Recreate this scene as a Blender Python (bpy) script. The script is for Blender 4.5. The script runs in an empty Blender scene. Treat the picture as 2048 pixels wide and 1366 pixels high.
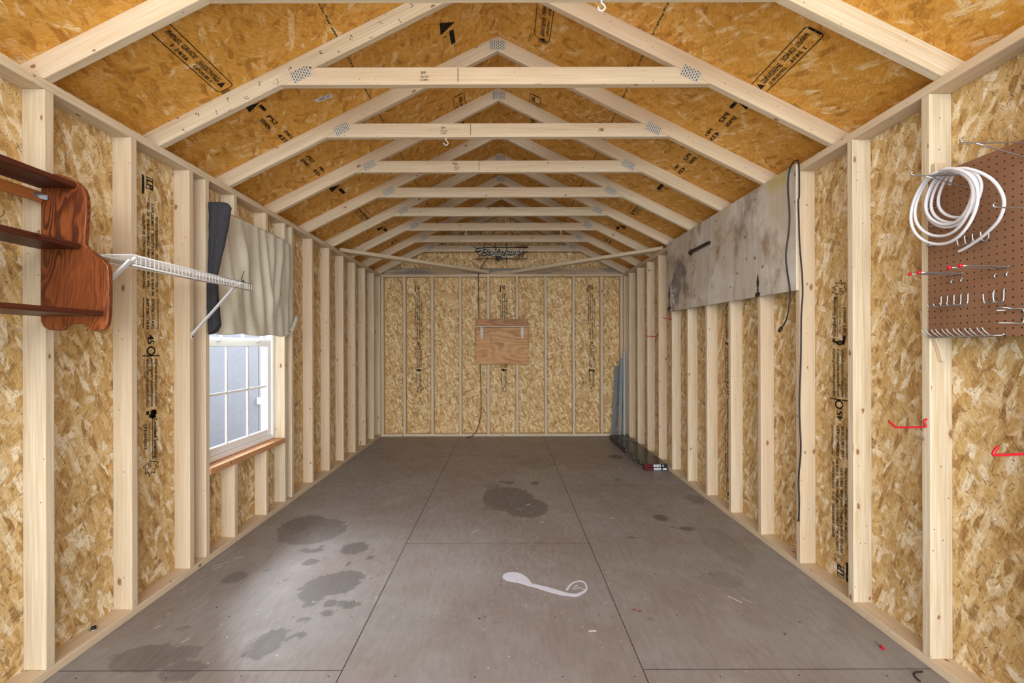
import bpy, bmesh, math, random
from mathutils import Vector, Matrix
random.seed(7)
S = bpy.context.scene
COL = S.collection
PI = math.pi

# ------------------------------------------------------------------ measures (metres)
HW = 1.7215            # half width between stud faces
OW = 1.8105            # sheathing face
YB = 6.637             # back stud faces
YO = 6.726             # back sheathing face
YF = -0.30             # open front
PT = 2.3105            # top of the top plate
ST = PT - .038         # stud top
APEX = 3.171           # underside of rafters at the ridge
RV = .0995             # vertical depth of a rafter
CZ = 2.62              # underside of the collar ties

def lin(c):
    c /= 255.0
    return c / 12.92 if c <= .04045 else ((c + .055) / 1.055) ** 2.4
def rgb(r, g, b): return (lin(r), lin(g), lin(b), 1.0)

# ------------------------------------------------------------------ node helpers
class NT:
    def __init__(s, name):
        s.m = bpy.data.materials.new(name); s.m.use_nodes = True
        s.t = s.m.node_tree; s.t.nodes.clear()
        s.out = s.n('ShaderNodeOutputMaterial'); s.b = s.n('ShaderNodeBsdfPrincipled')
        s.l(s.b.outputs[0], s.out.inputs[0])
    def n(s, typ, **kw):
        nd = s.t.nodes.new(typ)
        for k, v in kw.items(): setattr(nd, k, v)
        return nd
    def l(s, a, b): s.t.links.new(a, b)
    def put(s, sock, v):
        if hasattr(v, 'is_linked') or isinstance(v, bpy.types.NodeSocket): s.l(v, sock)
        else: sock.default_value = v
    def math(s, op, a, b=0.0, c=0.0, clamp=False):
        nd = s.n('ShaderNodeMath', operation=op, use_clamp=clamp)
        s.put(nd.inputs[0], a); s.put(nd.inputs[1], b); s.put(nd.inputs[2], c)
        return nd.outputs[0]
    def vmath(s, op, a, b):
        nd = s.n('ShaderNodeVectorMath', operation=op); s.put(nd.inputs[0], a); s.put(nd.inputs[1], b)
        return nd.outputs[0]
    def mix(s, f, a, b, mode='MIX'):
        nd = s.n('ShaderNodeMix', data_type='RGBA', blend_type=mode)
        s.put(nd.inputs[0], f); s.put(nd.inputs[6], a); s.put(nd.inputs[7], b)
        return nd.outputs[2]
    def mapr(s, v, a, b, c=0.0, d=1.0, smooth=False):
        nd = s.n('ShaderNodeMapRange', interpolation_type='SMOOTHSTEP' if smooth else 'LINEAR')
        s.put(nd.inputs[0], v)
        for i, x in enumerate((a, b, c, d)): nd.inputs[i + 1].default_value = x
        return nd.outputs[0]
    def ramp(s, v, stops):
        nd = s.n('ShaderNodeValToRGB'); e = nd.color_ramp.elements
        e[0].position, e[0].color = stops[0]; e[1].position, e[1].color = stops[-1]
        for p, c in stops[1:-1]:
            x = e.new(p); x.color = c
        s.l(v, nd.inputs[0]); return nd.outputs[0]
    def uv(s): return s.n('ShaderNodeUVMap').outputs[0]
    def mapping(s, v, scale=(1, 1, 1), rot=0.0, loc=(0, 0, 0)):
        nd = s.n('ShaderNodeMapping', vector_type='TEXTURE'); s.l(v, nd.inputs[0])   # turn first, then stretch
        nd.inputs[1].default_value = (-loc[0] / scale[0], -loc[1] / scale[1], 0); nd.inputs[2].default_value = (0, 0, rot); nd.inputs[3].default_value = tuple(1 / k for k in scale)
        return nd.outputs[0]
    def noise(s, v, scale, detail=2.0, rough=.5, dim='2D'):
        nd = s.n('ShaderNodeTexNoise', noise_dimensions=dim); s.l(v, nd.inputs['Vector'])
        nd.inputs['Scale'].default_value = scale; nd.inputs['Detail'].default_value = detail; nd.inputs['Roughness'].default_value = rough
        return nd.outputs['Fac']
    def vor(s, v, scale, metric='EUCLIDEAN', rnd=1.0):
        nd = s.n('ShaderNodeTexVoronoi', voronoi_dimensions='2D', distance=metric); s.l(v, nd.inputs['Vector'])
        nd.inputs['Scale'].default_value = scale; nd.inputs['Randomness'].default_value = rnd
        return nd
    def sep(s, c):
        nd = s.n('ShaderNodeSeparateColor'); s.l(c, nd.inputs[0]); return nd.outputs
    def sepv(s, c):
        nd = s.n('ShaderNodeSeparateXYZ'); s.l(c, nd.inputs[0]); return nd.outputs
    def bump(s, h, strength, dist=.002):
        nd = s.n('ShaderNodeBump'); nd.inputs['Strength'].default_value = strength; nd.inputs['Distance'].default_value = dist
        s.l(h, nd.inputs['Height']); s.l(nd.outputs[0], s.b.inputs['Normal'])
    def fin(s, col, rough=.6, spec=.3, metal=0.0):
        s.put(s.b.inputs['Base Color'], col); s.put(s.b.inputs['Roughness'], rough)
        s.b.inputs['Specular IOR Level'].default_value = spec; s.b.inputs['Metallic'].default_value = metal
        return s.m

def plain(name, col, rough=.5, spec=.4, metal=0.0, var=.06, vs=40):
    t = NT(name)
    tc = t.n('ShaderNodeTexCoord').outputs['Object']
    f = t.noise(tc, vs, 3, .6, '3D')
    k = t.mapr(f, .25, .75, 1 - var, 1 + var)
    c = t.mix(1.0, col, t.n('ShaderNodeCombineColor').outputs[0], 'MULTIPLY')
    comb = t.t.nodes[-2] if False else c.node.inputs[7].links[0].from_node
    for i in range(3): t.l(k, comb.inputs[i])
    return t.fin(c, rough, spec, metal)

def osb_mat(name, base, ramp_stops, dark, streak=.16, present=(.50, .42, .45, .40), gloss=.55, lenk=1.0, lines=None, dk=.55):
    t = NT(name); uv = t.uv()
    wob = t.noise(uv, 9.0, 2)
    w2 = t.n('ShaderNodeVectorMath', operation='SCALE'); 
    nd = t.n('ShaderNodeTexNoise', noise_dimensions='2D'); t.l(uv, nd.inputs['Vector']); nd.inputs['Scale'].default_value = 30.0
    sub = t.vmath('SUBTRACT', nd.outputs['Color'], (.5, .5, .5)); t.l(sub, w2.inputs[0]); w2.inputs['Scale'].default_value = .006
    p = t.vmath('ADD', uv, w2.outputs[0])
    g0 = t.noise(t.mapping(p, (45, 190, 1), .5), 1.0, 2)
    col = t.mix(t.mapr(wob, .3, .7), base, ramp_stops[1][1])
    angles = (1.15, -.55, .35, 1.9, -1.2)
    sizes = ((11, 34), (14, 46), (10, 30), (16, 52), (12, 36))
    for i, a in enumerate(angles):
        sx, sy = sizes[i]
        m = t.mapping(p, (sx * lenk, sy * lenk, 1), a, (i * 3.17, i * 1.73, 0))
        v = t.vor(m, 1.0, 'MANHATTAN' if i % 2 else 'CHEBYCHEV', .95)
        c = t.sep(v.outputs['Color'])
        pres = t.math('GREATER_THAN', c[1], 1 - present[i % len(present)])
        edge = t.mapr(v.outputs['Distance'], .30, .62, 1.0, .25)
        tone = t.math('ADD', c[0], t.mapr(t.noise(t.mapping(p, (20, 150, 1), a, (i, 0, 0)), 1.0, 2), .2, .8, -streak, streak))
        flake = t.ramp(tone, ramp_stops)
        col = t.mix(t.math('MULTIPLY', pres, edge), col, flake)
    # dark slivers and specks between the flakes
    wob2 = t.n('ShaderNodeTexNoise', noise_dimensions='2D'); t.l(uv, wob2.inputs['Vector']); wob2.inputs['Scale'].default_value = 14.0; wob2.inputs['Detail'].default_value = 3.0
    w3 = t.n('ShaderNodeVectorMath', operation='SCALE'); t.l(t.vmath('SUBTRACT', wob2.outputs['Color'], (.5, .5, .5)), w3.inputs[0]); w3.inputs['Scale'].default_value = .016
    ps = t.vmath('ADD', uv, w3.outputs[0])
    dm = None
    for (sx, sy, ang, thr) in ((16, 120, .95, .80), (22, 150, 2.2, .80), (46, 130, .3, .86), (30, 170, 1.5, .86)):
        v = t.vor(t.mapping(ps, (sx * lenk, sy * lenk, 1), ang, (sx * .37, sy * .11, 0)), 1.0); sc = t.sep(v.outputs['Color'])
        k = t.math('MULTIPLY', t.math('GREATER_THAN', sc[0], thr), t.math('LESS_THAN', v.outputs['Distance'], t.mapr(sc[1], 0, 1, .06, .30)))
        k = t.math('MULTIPLY', k, t.mapr(sc[2], 0, 1, .45, 1.0))
        dm = k if dm is None else t.math('MAXIMUM', dm, k)
    col = t.mix(t.math('MULTIPLY', dm, dk), col, dark)
    mott = t.noise(t.mapping(p, (26, 90, 1), 1.25), 1.0, 4, .75)
    col = t.mix(t.mapr(mott, .56, .72, 0, .45), col, ramp_stops[-1][1])
    col = t.mix(t.mapr(mott, .44, .28, 0, .50), col, ramp_stops[0][1])
    fine = t.mapr(g0, .2, .8, .90, 1.08)
    cc = t.n('ShaderNodeCombineColor')
    for i in range(3): t.l(fine, cc.inputs[i])
    col = t.mix(1.0, col, cc.outputs[0], 'MULTIPLY')
    if lines is not None:
        x = t.sepv(uv)[0]
        wv = t.math('ADD', x, t.mapr(t.noise(t.mapping(uv, (1, 90, 1)), 1.0, 1), .3, .7, -.003, .003))
        d = t.math('ABSOLUTE', t.math('SUBTRACT', wv, lines))
        k = t.math('MULTIPLY', t.math('LESS_THAN', d, .0035), t.mapr(t.noise(uv, 60.0, 1), .35, .5, .3, 1.0))
        col = t.mix(k, col, rgb(35, 60, 58))
    t.bump(t.sep(col)[0], .35, .0015)
    return t.fin(col, gloss, .25)

def wood_mat(name, light, darkc, warm, knot, knots=.5, rough=.62, grain=120, varv=1.0, stain=None):
    t = NT(name); uv = t.uv()
    oi = t.n('ShaderNodeObjectInfo').outputs['Random']
    off = t.n('ShaderNodeCombineXYZ'); t.l(t.math('MULTIPLY', oi, 37.3), off.inputs[0]); t.l(t.math('MULTIPLY', oi, 11.9), off.inputs[1])
    p = t.vmath('ADD', uv, off.outputs[0])
    kv = t.vor(t.mapping(p, (4.2, 7.5, 1)), 1.0, 'EUCLIDEAN', .9)
    kc = t.sep(kv.outputs['Color'])
    kd = t.math('ADD', kv.outputs['Distance'], t.mapr(t.noise(t.mapping(p, (60, 90, 1)), 1.0, 2), .3, .7, -.014, .014))
    pres = t.math('GREATER_THAN', kc[0], 1 - knots * .5)
    size = t.mapr(kc[1], 0, 1, .028, .078)
    rel = t.math('DIVIDE', kd, size)
    kmask = t.math('MULTIPLY', pres, t.mapr(rel, .55, 1.25, 1.0, 0.0, True))
    halo = t.math('MULTIPLY', pres, t.mapr(rel, .8, 3.2, .45, 0.0, True))
    # grain, pushed aside around the knots
    push = t.math('MULTIPLY', halo, .02)
    pc = t.n('ShaderNodeCombineXYZ'); t.l(push, pc.inputs[1])
    pg = t.vmath('ADD', p, pc.outputs[0])
    band = t.noise(t.mapping(pg, (.9, 26, 1)), 1.0, 2)
    fineg = t.noise(t.mapping(pg, (3.0, grain, 1)), 1.0, 3, .6)
    f = t.math('ADD', t.mapr(band, .25, .75, 0, .65), t.mapr(fineg, .32, .70, -.1, .75))
    hue = t.mapr(t.math('FRACT', t.math('MULTIPLY', oi, 7.13)), 0, 1, 0, varv)
    c = t.mix(t.math('MULTIPLY', f, .8, clamp=True), light, darkc)
    c = t.mix(t.math('MULTIPLY', hue, .55), c, warm)
    c = t.mix(halo, c, warm)
    c = t.mix(t.math('MULTIPLY', kmask, .85), c, knot)
    sp = t.vor(t.mapping(p, (24, 24, 1)), 1.0)
    sc = t.sep(sp.outputs['Color'])
    c = t.mix(t.math('MULTIPLY', t.math('GREATER_THAN', sc[0], .93), t.mapr(sp.outputs['Distance'], .04, .09, .8, 0)), c, rgb(70, 48, 30))
    if stain is not None:
        c = t.mix(t.mapr(t.noise(t.mapping(p, (1.6, 9, 1)), 1.0, 3), .45, .6), c, stain)
    t.bump(fineg, .12, .001)
    return t.fin(c, rough, .25)

M = {}
M['osb'] = osb_mat('osb_wall', rgb(195, 165, 110), [(0, rgb(150, 113, 66)), (.25, rgb(190, 154, 96)), (.5, rgb(204, 173, 118)), (.75, rgb(215, 192, 148)), (1, rgb(234, 223, 198))], rgb(84, 62, 38), dk=.75, lenk=1.0, streak=.2)
M['osb_back'] = osb_mat('osb_back_wall', rgb(208, 175, 120), [(0, rgb(154, 114, 66)), (.3, rgb(202, 164, 106)), (.6, rgb(220, 188, 132)), (1, rgb(244, 226, 186))], rgb(78, 54, 32), dk=.9, lenk=1.3, streak=.2)
ROOF = [(0, rgb(176, 120, 44)), (.25, rgb(212, 154, 64)), (.7, rgb(222, 166, 80)), (.92, rgb(228, 180, 106)), (1, rgb(238, 210, 160))]
M['osb_roof_l'] = osb_mat('osb_roof_left', rgb(218, 160, 68), ROOF, rgb(128, 80, 30), present=(.4, .35, .4, .35), lines=-.812, dk=.45, lenk=.95)
M['osb_roof_r'] = osb_mat('osb_roof_right', rgb(218, 160, 68), ROOF, rgb(128, 80, 30), present=(.4, .35, .4, .35), lines=.803, dk=.45, lenk=.95)
def ply_mat(name, light, darkc, freq=9.0, stretch=(1.3, 6.5), rough=.4, tint=None, soft=.35):
    t = NT(name); uv = t.uv()
    oi = t.n('ShaderNodeObjectInfo').outputs['Random']
    off = t.n('ShaderNodeCombineXYZ'); t.l(t.math('MULTIPLY', oi, 17.3), off.inputs[0]); t.l(t.math('MULTIPLY', oi, 5.9), off.inputs[1])
    p = t.vmath('ADD', uv, off.outputs[0])
    n = t.noise(t.mapping(p, (stretch[0], stretch[1], 1)), 1.0, 1.5, .4)
    n = t.math('ADD', n, t.mapr(t.noise(t.mapping(p, (9, 40, 1)), 1.0, 2), .3, .7, -.012, .012))
    saw = t.math('FRACT', t.math('MULTIPLY', n, freq))
    band = t.math('MULTIPLY', t.mapr(saw, .0, .62, 0, 1, True), t.mapr(saw, .80, 1.0, 1, 0, True))
    fineg = t.noise(t.mapping(p, (6, 190, 1)), 1.0, 3, .6)
    patch = t.noise(t.mapping(p, (3, 7, 1)), 1.0, 2)
    f = t.math('MULTIPLY', band, t.mapr(patch, .3, .65, soft, 1.0))
    f = t.math('ADD', f, t.mapr(fineg, .35, .7, -.15, .25), clamp=True)
    c = t.mix(f, light, darkc)
    if tint is not None: c = t.mix(t.mapr(t.noise(p, 3.0, 3), .4, .7, 0, .5), c, tint)
    t.bump(fineg, .1, .001)
    return t.fin(c, rough, .3)
M['pine'] = wood_mat('pine_lumber', rgb(220, 209, 187), rgb(192, 172, 140), rgb(206, 181, 153), rgb(122, 80, 46), knots=.55)
M['pine_grey'] = wood_mat('weathered_pine', rgb(206, 188, 160), rgb(150, 130, 108), rgb(196, 150, 110), rgb(70, 50, 40), stain=rgb(132, 126, 116))
M['sill_wood'] = wood_mat('sill_pine', rgb(214, 168, 124), rgb(178, 124, 82), rgb(190, 134, 94), rgb(100, 56, 30))
M['stained'] = ply_mat('red_brown_stain', rgb(146, 80, 40), rgb(74, 37, 23), 16.0, (2.2, 11), .36, rgb(92, 45, 27), .4)
M['stained_light'] = wood_mat('orange_brown_stain', rgb(176, 112, 62), rgb(146, 84, 44), rgb(160, 96, 50), rgb(80, 40, 20), knots=.2, rough=.4)
M['stained_dark'] = wood_mat('dark_brown_stain', rgb(92, 46, 30), rgb(60, 28, 20), rgb(80, 38, 26), rgb(40, 18, 12), knots=.2, rough=.42)
M['ply_warm'] = ply_mat('varnished_plywood', rgb(206, 160, 104), rgb(160, 108, 62), 10.0, (.9, 3.6), .5, rgb(196, 150, 98), .25)
M['ply_dark'] = ply_mat('darker_varnished_board', rgb(178, 128, 76), rgb(140, 92, 52), 8.0, (.9, 5), .5)
M['white_metal'] = plain('white_coated_wire', rgb(212, 214, 216), .4, .4, 0, .03)
M['vinyl'] = plain('white_vinyl', rgb(238, 240, 244), .35, .4, 0, .02)
M['steel'] = plain('galvanised_steel', rgb(190, 194, 198), .35, .5, .9, .08)
M['zinc'] = plain('zinc_hook', rgb(176, 178, 180), .30, .5, .9, .05)
M['grey_track'] = plain('blue_grey_metal', rgb(140, 150, 154), .5, .5, .2, .12)
M['black'] = plain('black_rubber', rgb(38, 32, 30), .55, .4, 0, .1)
M['black_iron'] = plain('black_iron', rgb(40, 36, 36), .5, .4, .2, .2)
M['red'] = plain('red_vinyl_coating', rgb(184, 14, 36), .35, .4, 0, .08)
M['dark_red'] = plain('dark_red_coating', rgb(150, 36, 40), .4, .4, 0, .1)
M['navy'] = plain('navy_fabric', rgb(60, 61, 66), .9, .1, 0, .25, 90)
M['white_paper'] = plain('white_paper', rgb(214, 216, 226), .6, .3, 0, .03)
M['white_strip'] = plain('white_peeling_strip', rgb(196, 198, 212), .5, .3, 0, .05)
M['neon_tube'] = plain('unlit_neon_tube', rgb(206, 206, 198), .15, .6, 0, .08)
M['neon_red'] = plain('unlit_red_tube', rgb(112, 34, 32), .3, .5, 0, .15)
M['carton'] = plain('black_glossy_carton', rgb(50, 50, 48), .22, .12, 0, .25, 6)
M['carton_red'] = plain('dark_red_print', rgb(104, 22, 34), .3, .4, 0, .2)
M['carton_blue'] = plain('slate_print', rgb(92, 98, 114), .3, .12, 0, .3, 12)
M['cable_white'] = plain('white_cable_jacket', rgb(206, 206, 212), .45, .35, 0, .02)
M['ext_grey'] = plain('grey_siding', rgb(140, 142, 150), .7, .3, 0, .05, 5)
M['ext_dark'] = plain('siding_joint', rgb(70, 72, 78), .8, .2)
M['concrete'] = plain('outdoor_concrete', rgb(190, 188, 182), .85, .2, 0, .08, 8)
M['siding_out'] = plain('shed_siding', rgb(196, 196, 198), .7, .3, 0, .04, 5)

def cloth_mat():
    t = NT('beige_cloth'); uv = t.uv()
    a = t.noise(t.mapping(uv, (420, 14, 1)), 1.0, 2); b = t.noise(t.mapping(uv, (14, 420, 1)), 1.0, 2)
    f = t.math('ADD', t.mapr(a, .3, .7, 0, .5), t.mapr(b, .3, .7, 0, .5))
    c = t.mix(f, rgb(186, 182, 166), rgb(210, 206, 190))
    c = t.mix(t.mapr(t.noise(uv, 5.0, 3), .45, .7, 0, .3), c, rgb(174, 164, 142))
    t.bump(f, .25, .001)
    t.b.inputs['Sheen Weight'].default_value = .2
    return t.fin(c, .95, .1)
M['beige'] = cloth_mat()

def ink_mat():
    t = NT('black_print_ink'); tc = t.n('ShaderNodeTexCoord').outputs['Object']
    f = t.noise(tc, 130.0, 3, .7, '3D')
    tr = t.n('ShaderNodeBsdfTransparent'); mx = t.n('ShaderNodeMixShader')
    t.l(t.mapr(f, .34, .46, .45, 1.0), mx.inputs[0]); t.l(tr.outputs[0], mx.inputs[1]); t.l(t.b.outputs[0], mx.inputs[2])
    t.l(mx.outputs[0], t.out.inputs[0])
    return t.fin(rgb(34, 30, 26), .8, .1)
M['ink'] = ink_mat()
def ink2():
    t = NT('grey_print_ink'); 
    return t.fin(rgb(110, 92, 66), .8, .1)
M['ink_grey'] = ink2()

def glass_mat():
    t = NT('window_glass'); tr = t.n('ShaderNodeBsdfTransparent'); gl = t.n('ShaderNodeBsdfGlossy'); gl.inputs['Roughness'].default_value = .02
    mx = t.n('ShaderNodeMixShader'); fr = t.n('ShaderNodeLayerWeight')
    t.l(t.math('ADD', t.math('MULTIPLY', t.math('POWER', fr.outputs['Facing'], 4.0), .5), .03), mx.inputs[0]); t.l(tr.outputs[0], mx.inputs[1]); t.l(gl.outputs[0], mx.inputs[2]); t.l(mx.outputs[0], t.out.inputs[0])
    return t.m
M['glass'] = glass_mat()

def plate_mat():                                                     # pressed truss plate: rows of slots
    t = NT('toothed_truss_plate'); uv = t.uv(); s = t.sepv(uv)
    fx = t.math('FRACT', t.math('MULTIPLY', s[0], 84.0)); fy = t.math('FRACT', t.math('ADD', t.math('MULTIPLY', s[1], 56.0), t.math('MULTIPLY', t.math('FLOOR', t.math('MULTIPLY', s[0], 84.0)), .5)))
    k = t.math('MULTIPLY', t.math('LESS_THAN', t.math('ABSOLUTE', t.math('SUBTRACT', fx, .5)), .20), t.math('LESS_THAN', t.math('ABSOLUTE', t.math('SUBTRACT', fy, .5)), .34))
    c = t.mix(k, rgb(196, 194, 186), rgb(64, 58, 52))
    return t.fin(c, .5, .4, .1)
M['truss_plate'] = plate_mat()

def peg_mat():
    t = NT('brown_pegboard'); uv = t.uv(); s = t.sepv(uv)
    k = 1 / .0254
    fx = t.math('SUBTRACT', t.math('FRACT', t.math('MULTIPLY', s[0], k)), .5); fy = t.math('SUBTRACT', t.math('FRACT', t.math('MULTIPLY', s[1], k)), .5)
    d = t.math('SQRT', t.math('ADD', t.math('MULTIPLY', fx, fx), t.math('MULTIPLY', fy, fy)))
    hole = t.mapr(d, .10, .135, 1.0, 0.0); rim = t.mapr(d, .13, .19, .35, 0.0)
    n = t.noise(uv, 900.0, 2); n2 = t.noise(uv, 6.0, 3)
    c = t.mix(t.mapr(n, .3, .7), rgb(122, 87, 64), rgb(140, 103, 78))
    c = t.mix(t.mapr(n2, .4, .75, 0, .4), c, rgb(152, 116, 90))
    c = t.mix(rim, c, rgb(176, 132, 98)); c = t.mix(hole, c, rgb(30, 20, 14))
    t.bump(t.math('SUBTRACT', 1.0, hole), .6, .002)
    return t.fin(c, .5, .35)
M['pegboard'] = peg_mat()

def door_mat():                                                      # weathered grey plywood door
    t = NT('weathered_plywood'); uv = t.uv()
    vert = t.noise(t.mapping(uv, (18, 2.0, 1)), 1.0, 5, .65); big = t.noise(uv, 2.6, 4, .6); band = t.noise(t.mapping(uv, (7, .6, 1)), 1.0, 2)
    c = t.mix(t.mapr(vert, .3, .7), rgb(172, 165, 155), rgb(204, 197, 187))
    c = t.mix(t.mapr(band, .42, .62, 0, .6), c, rgb(196, 180, 158))
    c = t.mix(t.mapr(big, .5, .68, 0, .6), c, rgb(218, 217, 214))
    dirt = t.noise(t.mapping(uv, (3, 2.2, 1), .2, (4, 7, 0)), 1.0, 4, .65)
    c = t.mix(t.mapr(dirt, .52, .70, 0, .75), c, rgb(132, 110, 84))
    s = t.sepv(uv)                                                   # grey smudge near the far end
    dx = t.math('DIVIDE', t.math('SUBTRACT', s[0], 4.42), .30); dy = t.math('DIVIDE', t.math('SUBTRACT', s[1], 1.90), .26)
    r = t.math('SQRT', t.math('ADD', t.math('MULTIPLY', dx, dx), t.math('MULTIPLY', dy, dy)))
    r = t.math('ADD', r, t.mapr(t.noise(uv, 7.0, 4), .3, .7, -.6, .6))
    c = t.mix(t.mapr(r, .1, 1.0, .7, 0, True), c, rgb(86, 88, 94))
    v = t.vor(t.mapping(uv, (9, 11, 1)), 1.0); vc = t.sep(v.outputs['Color'])
    mk = t.math('MULTIPLY', t.math('GREATER_THAN', vc[0], .80), t.mapr(t.math('ADD', v.outputs['Distance'], t.mapr(t.noise(t.mapping(uv, (70, 26, 1)), 1.0, 2), .3, .7, -.12, .12)), .02, .10, .85, 0))
    c = t.mix(mk, c, rgb(82, 66, 52))
    ye = t.math('MULTIPLY', t.mapr(s[1], 2.20, 2.26), t.math('MULTIPLY', t.mapr(s[0], 2.70, 2.78), t.mapr(s[0], 2.98, 2.90)))
    c = t.mix(t.math('MULTIPLY', ye, .7), c, rgb(176, 164, 96))
    ln = t.math('MULTIPLY', t.math('LESS_THAN', t.math('ABSOLUTE', t.math('SUBTRACT', s[0], 2.905)), .004), t.math('LESS_THAN', t.math('ABSOLUTE', t.math('SUBTRACT', s[1], 1.93)), .22))
    c = t.mix(t.math('MULTIPLY', ln, .7), c, rgb(206, 206, 192))
    t.bump(vert, .2, .001)
    return t.fin(c, .7, .25)
M['old_door'] = door_mat()
M['ply_edge'] = plain('raw_ply_edge', rgb(216, 206, 186), .7, .2, 0, .1, 60)

# ------------------------------------------------------------------ geometry helpers
class MB:
    def __init__(s): s.bm = bmesh.new()
    def box(s, lo, hi, mat=0):
        vs = [s.bm.verts.new((x, y, z)) for x in (lo[0], hi[0]) for y in (lo[1], hi[1]) for z in (lo[2], hi[2])]
        for f in ((0, 1, 3, 2), (4, 6, 7, 5), (0, 4, 5, 1), (2, 3, 7, 6), (0, 2, 6, 4), (1, 5, 7, 3)):
            s.bm.faces.new([vs[i] for i in f]).material_index = mat
        return s
    def prism(s, pts, vec, mat=0):
        a = [s.bm.verts.new(p) for p in pts]; b = [s.bm.verts.new(Vector(p) + Vector(vec)) for p in pts]
        n = len(a)
        s.bm.faces.new(a).material_index = mat; s.bm.faces.new(b[::-1]).material_index = mat
        for i in range(n): s.bm.faces.new((a[i], b[i], b[(i + 1) % n], a[(i + 1) % n])).material_index = mat
        return s
    def poly(s, pts, mat=0):
        f = s.bm.faces.new([s.bm.verts.new(p) for p in pts]); f.material_index = mat; return s
    def tube(s, pts, r, seg=8, mat=0, closed=False, rads=None, flat=None):
        P = [Vector(p) for p in pts]; n = len(P); rings = []; up = None
        for i in range(n):
            if closed: t = (P[(i + 1) % n] - P[i - 1])
            else: t = P[min(i + 1, n - 1)] - P[max(i - 1, 0)]
            t.normalize()
            if up is None: up = Vector((0, 0, 1)) if abs(t.z) < .9 else Vector((1, 0, 0))
            a = t.cross(up)
            if a.length < 1e-4: a = t.cross(Vector((0, 1, .3)))
            a.normalize(); up = a.cross(t).normalized()
            rr = rads[i] if rads else r
            rings.append([s.bm.verts.new(P[i] + (a * math.cos(2 * PI * k / seg) + up * math.sin(2 * PI * k / seg)) * rr) for k in range(seg)])
        m = n if closed else n - 1
        for i in range(m):
            A, B = rings[i], rings[(i + 1) % n]
            for k in range(seg):
                f = s.bm.faces.new((A[k], A[(k + 1) % seg], B[(k + 1) % seg], B[k])); f.smooth = True; f.material_index = mat
        if not closed:
            s.bm.faces.new(rings[0][::-1]).material_index = mat; s.bm.faces.new(rings[-1]).material_index = mat
        return s
    def ball(s, c, r, mat=0, seg=10):
        g = bmesh.ops.create_uvsphere(s.bm, u_segments=seg, v_segments=seg // 2 + 2, radius=r, matrix=Matrix.Translation(c))
        for v in g['verts']:
            for f in v.link_faces: f.material_index = mat; f.smooth = True
        return s
    def bevel(s, w, seg=1):
        bmesh.ops.recalc_face_normals(s.bm, faces=s.bm.faces)
        bmesh.ops.bevel(s.bm, geom=[e for e in s.bm.edges if len(e.link_faces) == 2 and e.calc_face_angle(0) > .6], offset=w, segments=seg, profile=.5, affect='EDGES', clamp_overlap=True)
        return s
    def build(s, name, mats, parent=None, grain=None, loc=(0, 0, 0), recalc=True):
        if recalc: bmesh.ops.recalc_face_normals(s.bm, faces=s.bm.faces)
        uvl = s.bm.loops.layers.uv.new('UVMap')
        g = Vector(grain).normalized() if grain else None
        for f in s.bm.faces:
            n = f.normal if f.normal.length > 0 else Vector((0, 0, 1))
            if g is not None and abs(n.dot(g)) < .9:
                v = n.cross(g).normalized(); u = v.cross(n).normalized(); o = .37 * round(n.x * 2) + .61 * round(n.y * 2) + .83 * round(n.z * 2)
            else:
                ax = max(range(3), key=lambda i: abs(n[i]))
                u, v = [(Vector((0, 1, 0)), Vector((0, 0, 1))), (Vector((1, 0, 0)), Vector((0, 0, 1))), (Vector((1, 0, 0)), Vector((0, 1, 0)))][ax]; o = 0
            for lp in f.loops: lp[uvl].uv = (lp.vert.co.dot(u), lp.vert.co.dot(v) + o)
        me = bpy.data.meshes.new(name); s.bm.to_mesh(me); s.bm.free()
        for m in (mats if isinstance(mats, (list, tuple)) else [mats]): me.materials.append(M[m])
        o = bpy.data.objects.new(name, me); COL.objects.link(o); o.location = loc
        if parent is not None: o.parent = parent
        return o

def tag(o, label, cat, group=None, kind='thing'):
    o['label'] = label; o['category'] = cat; o['kind'] = kind
    if group: o['group'] = group
    return o
def struct(o):
    o['kind'] = 'structure'; return o
def empty(name, loc=(0, 0, 0)):
    o = bpy.data.objects.new(name, None); COL.objects.link(o); o.location = loc; o.empty_display_size = .05; return o
def copy_tree(o, parent=None):
    c = o.copy(); COL.objects.link(c)
    if parent is not None: c.parent = parent
    for ch in list(o.children): copy_tree(ch, c)
    return c
def smooth_path(pts, n=6, closed=False):
    P = [Vector(p) for p in pts]; out = []; N = len(P)
    for i in range(N if closed else N - 1):
        if closed: a, b, c, d = P[i - 1], P[i], P[(i + 1) % N], P[(i + 2) % N]
        else: a, b, c, d = P[max(i - 1, 0)], P[i], P[i + 1], P[min(i + 2, N - 1)]
        for k in range(n):
            t = k / n
            out.append(.5 * ((2 * b) + (c - a) * t + (2 * a - 5 * b + 4 * c - d) * t * t + (3 * b - a - 3 * c + d) * t ** 3))
    if not closed: out.append(P[-1])
    return out

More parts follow.
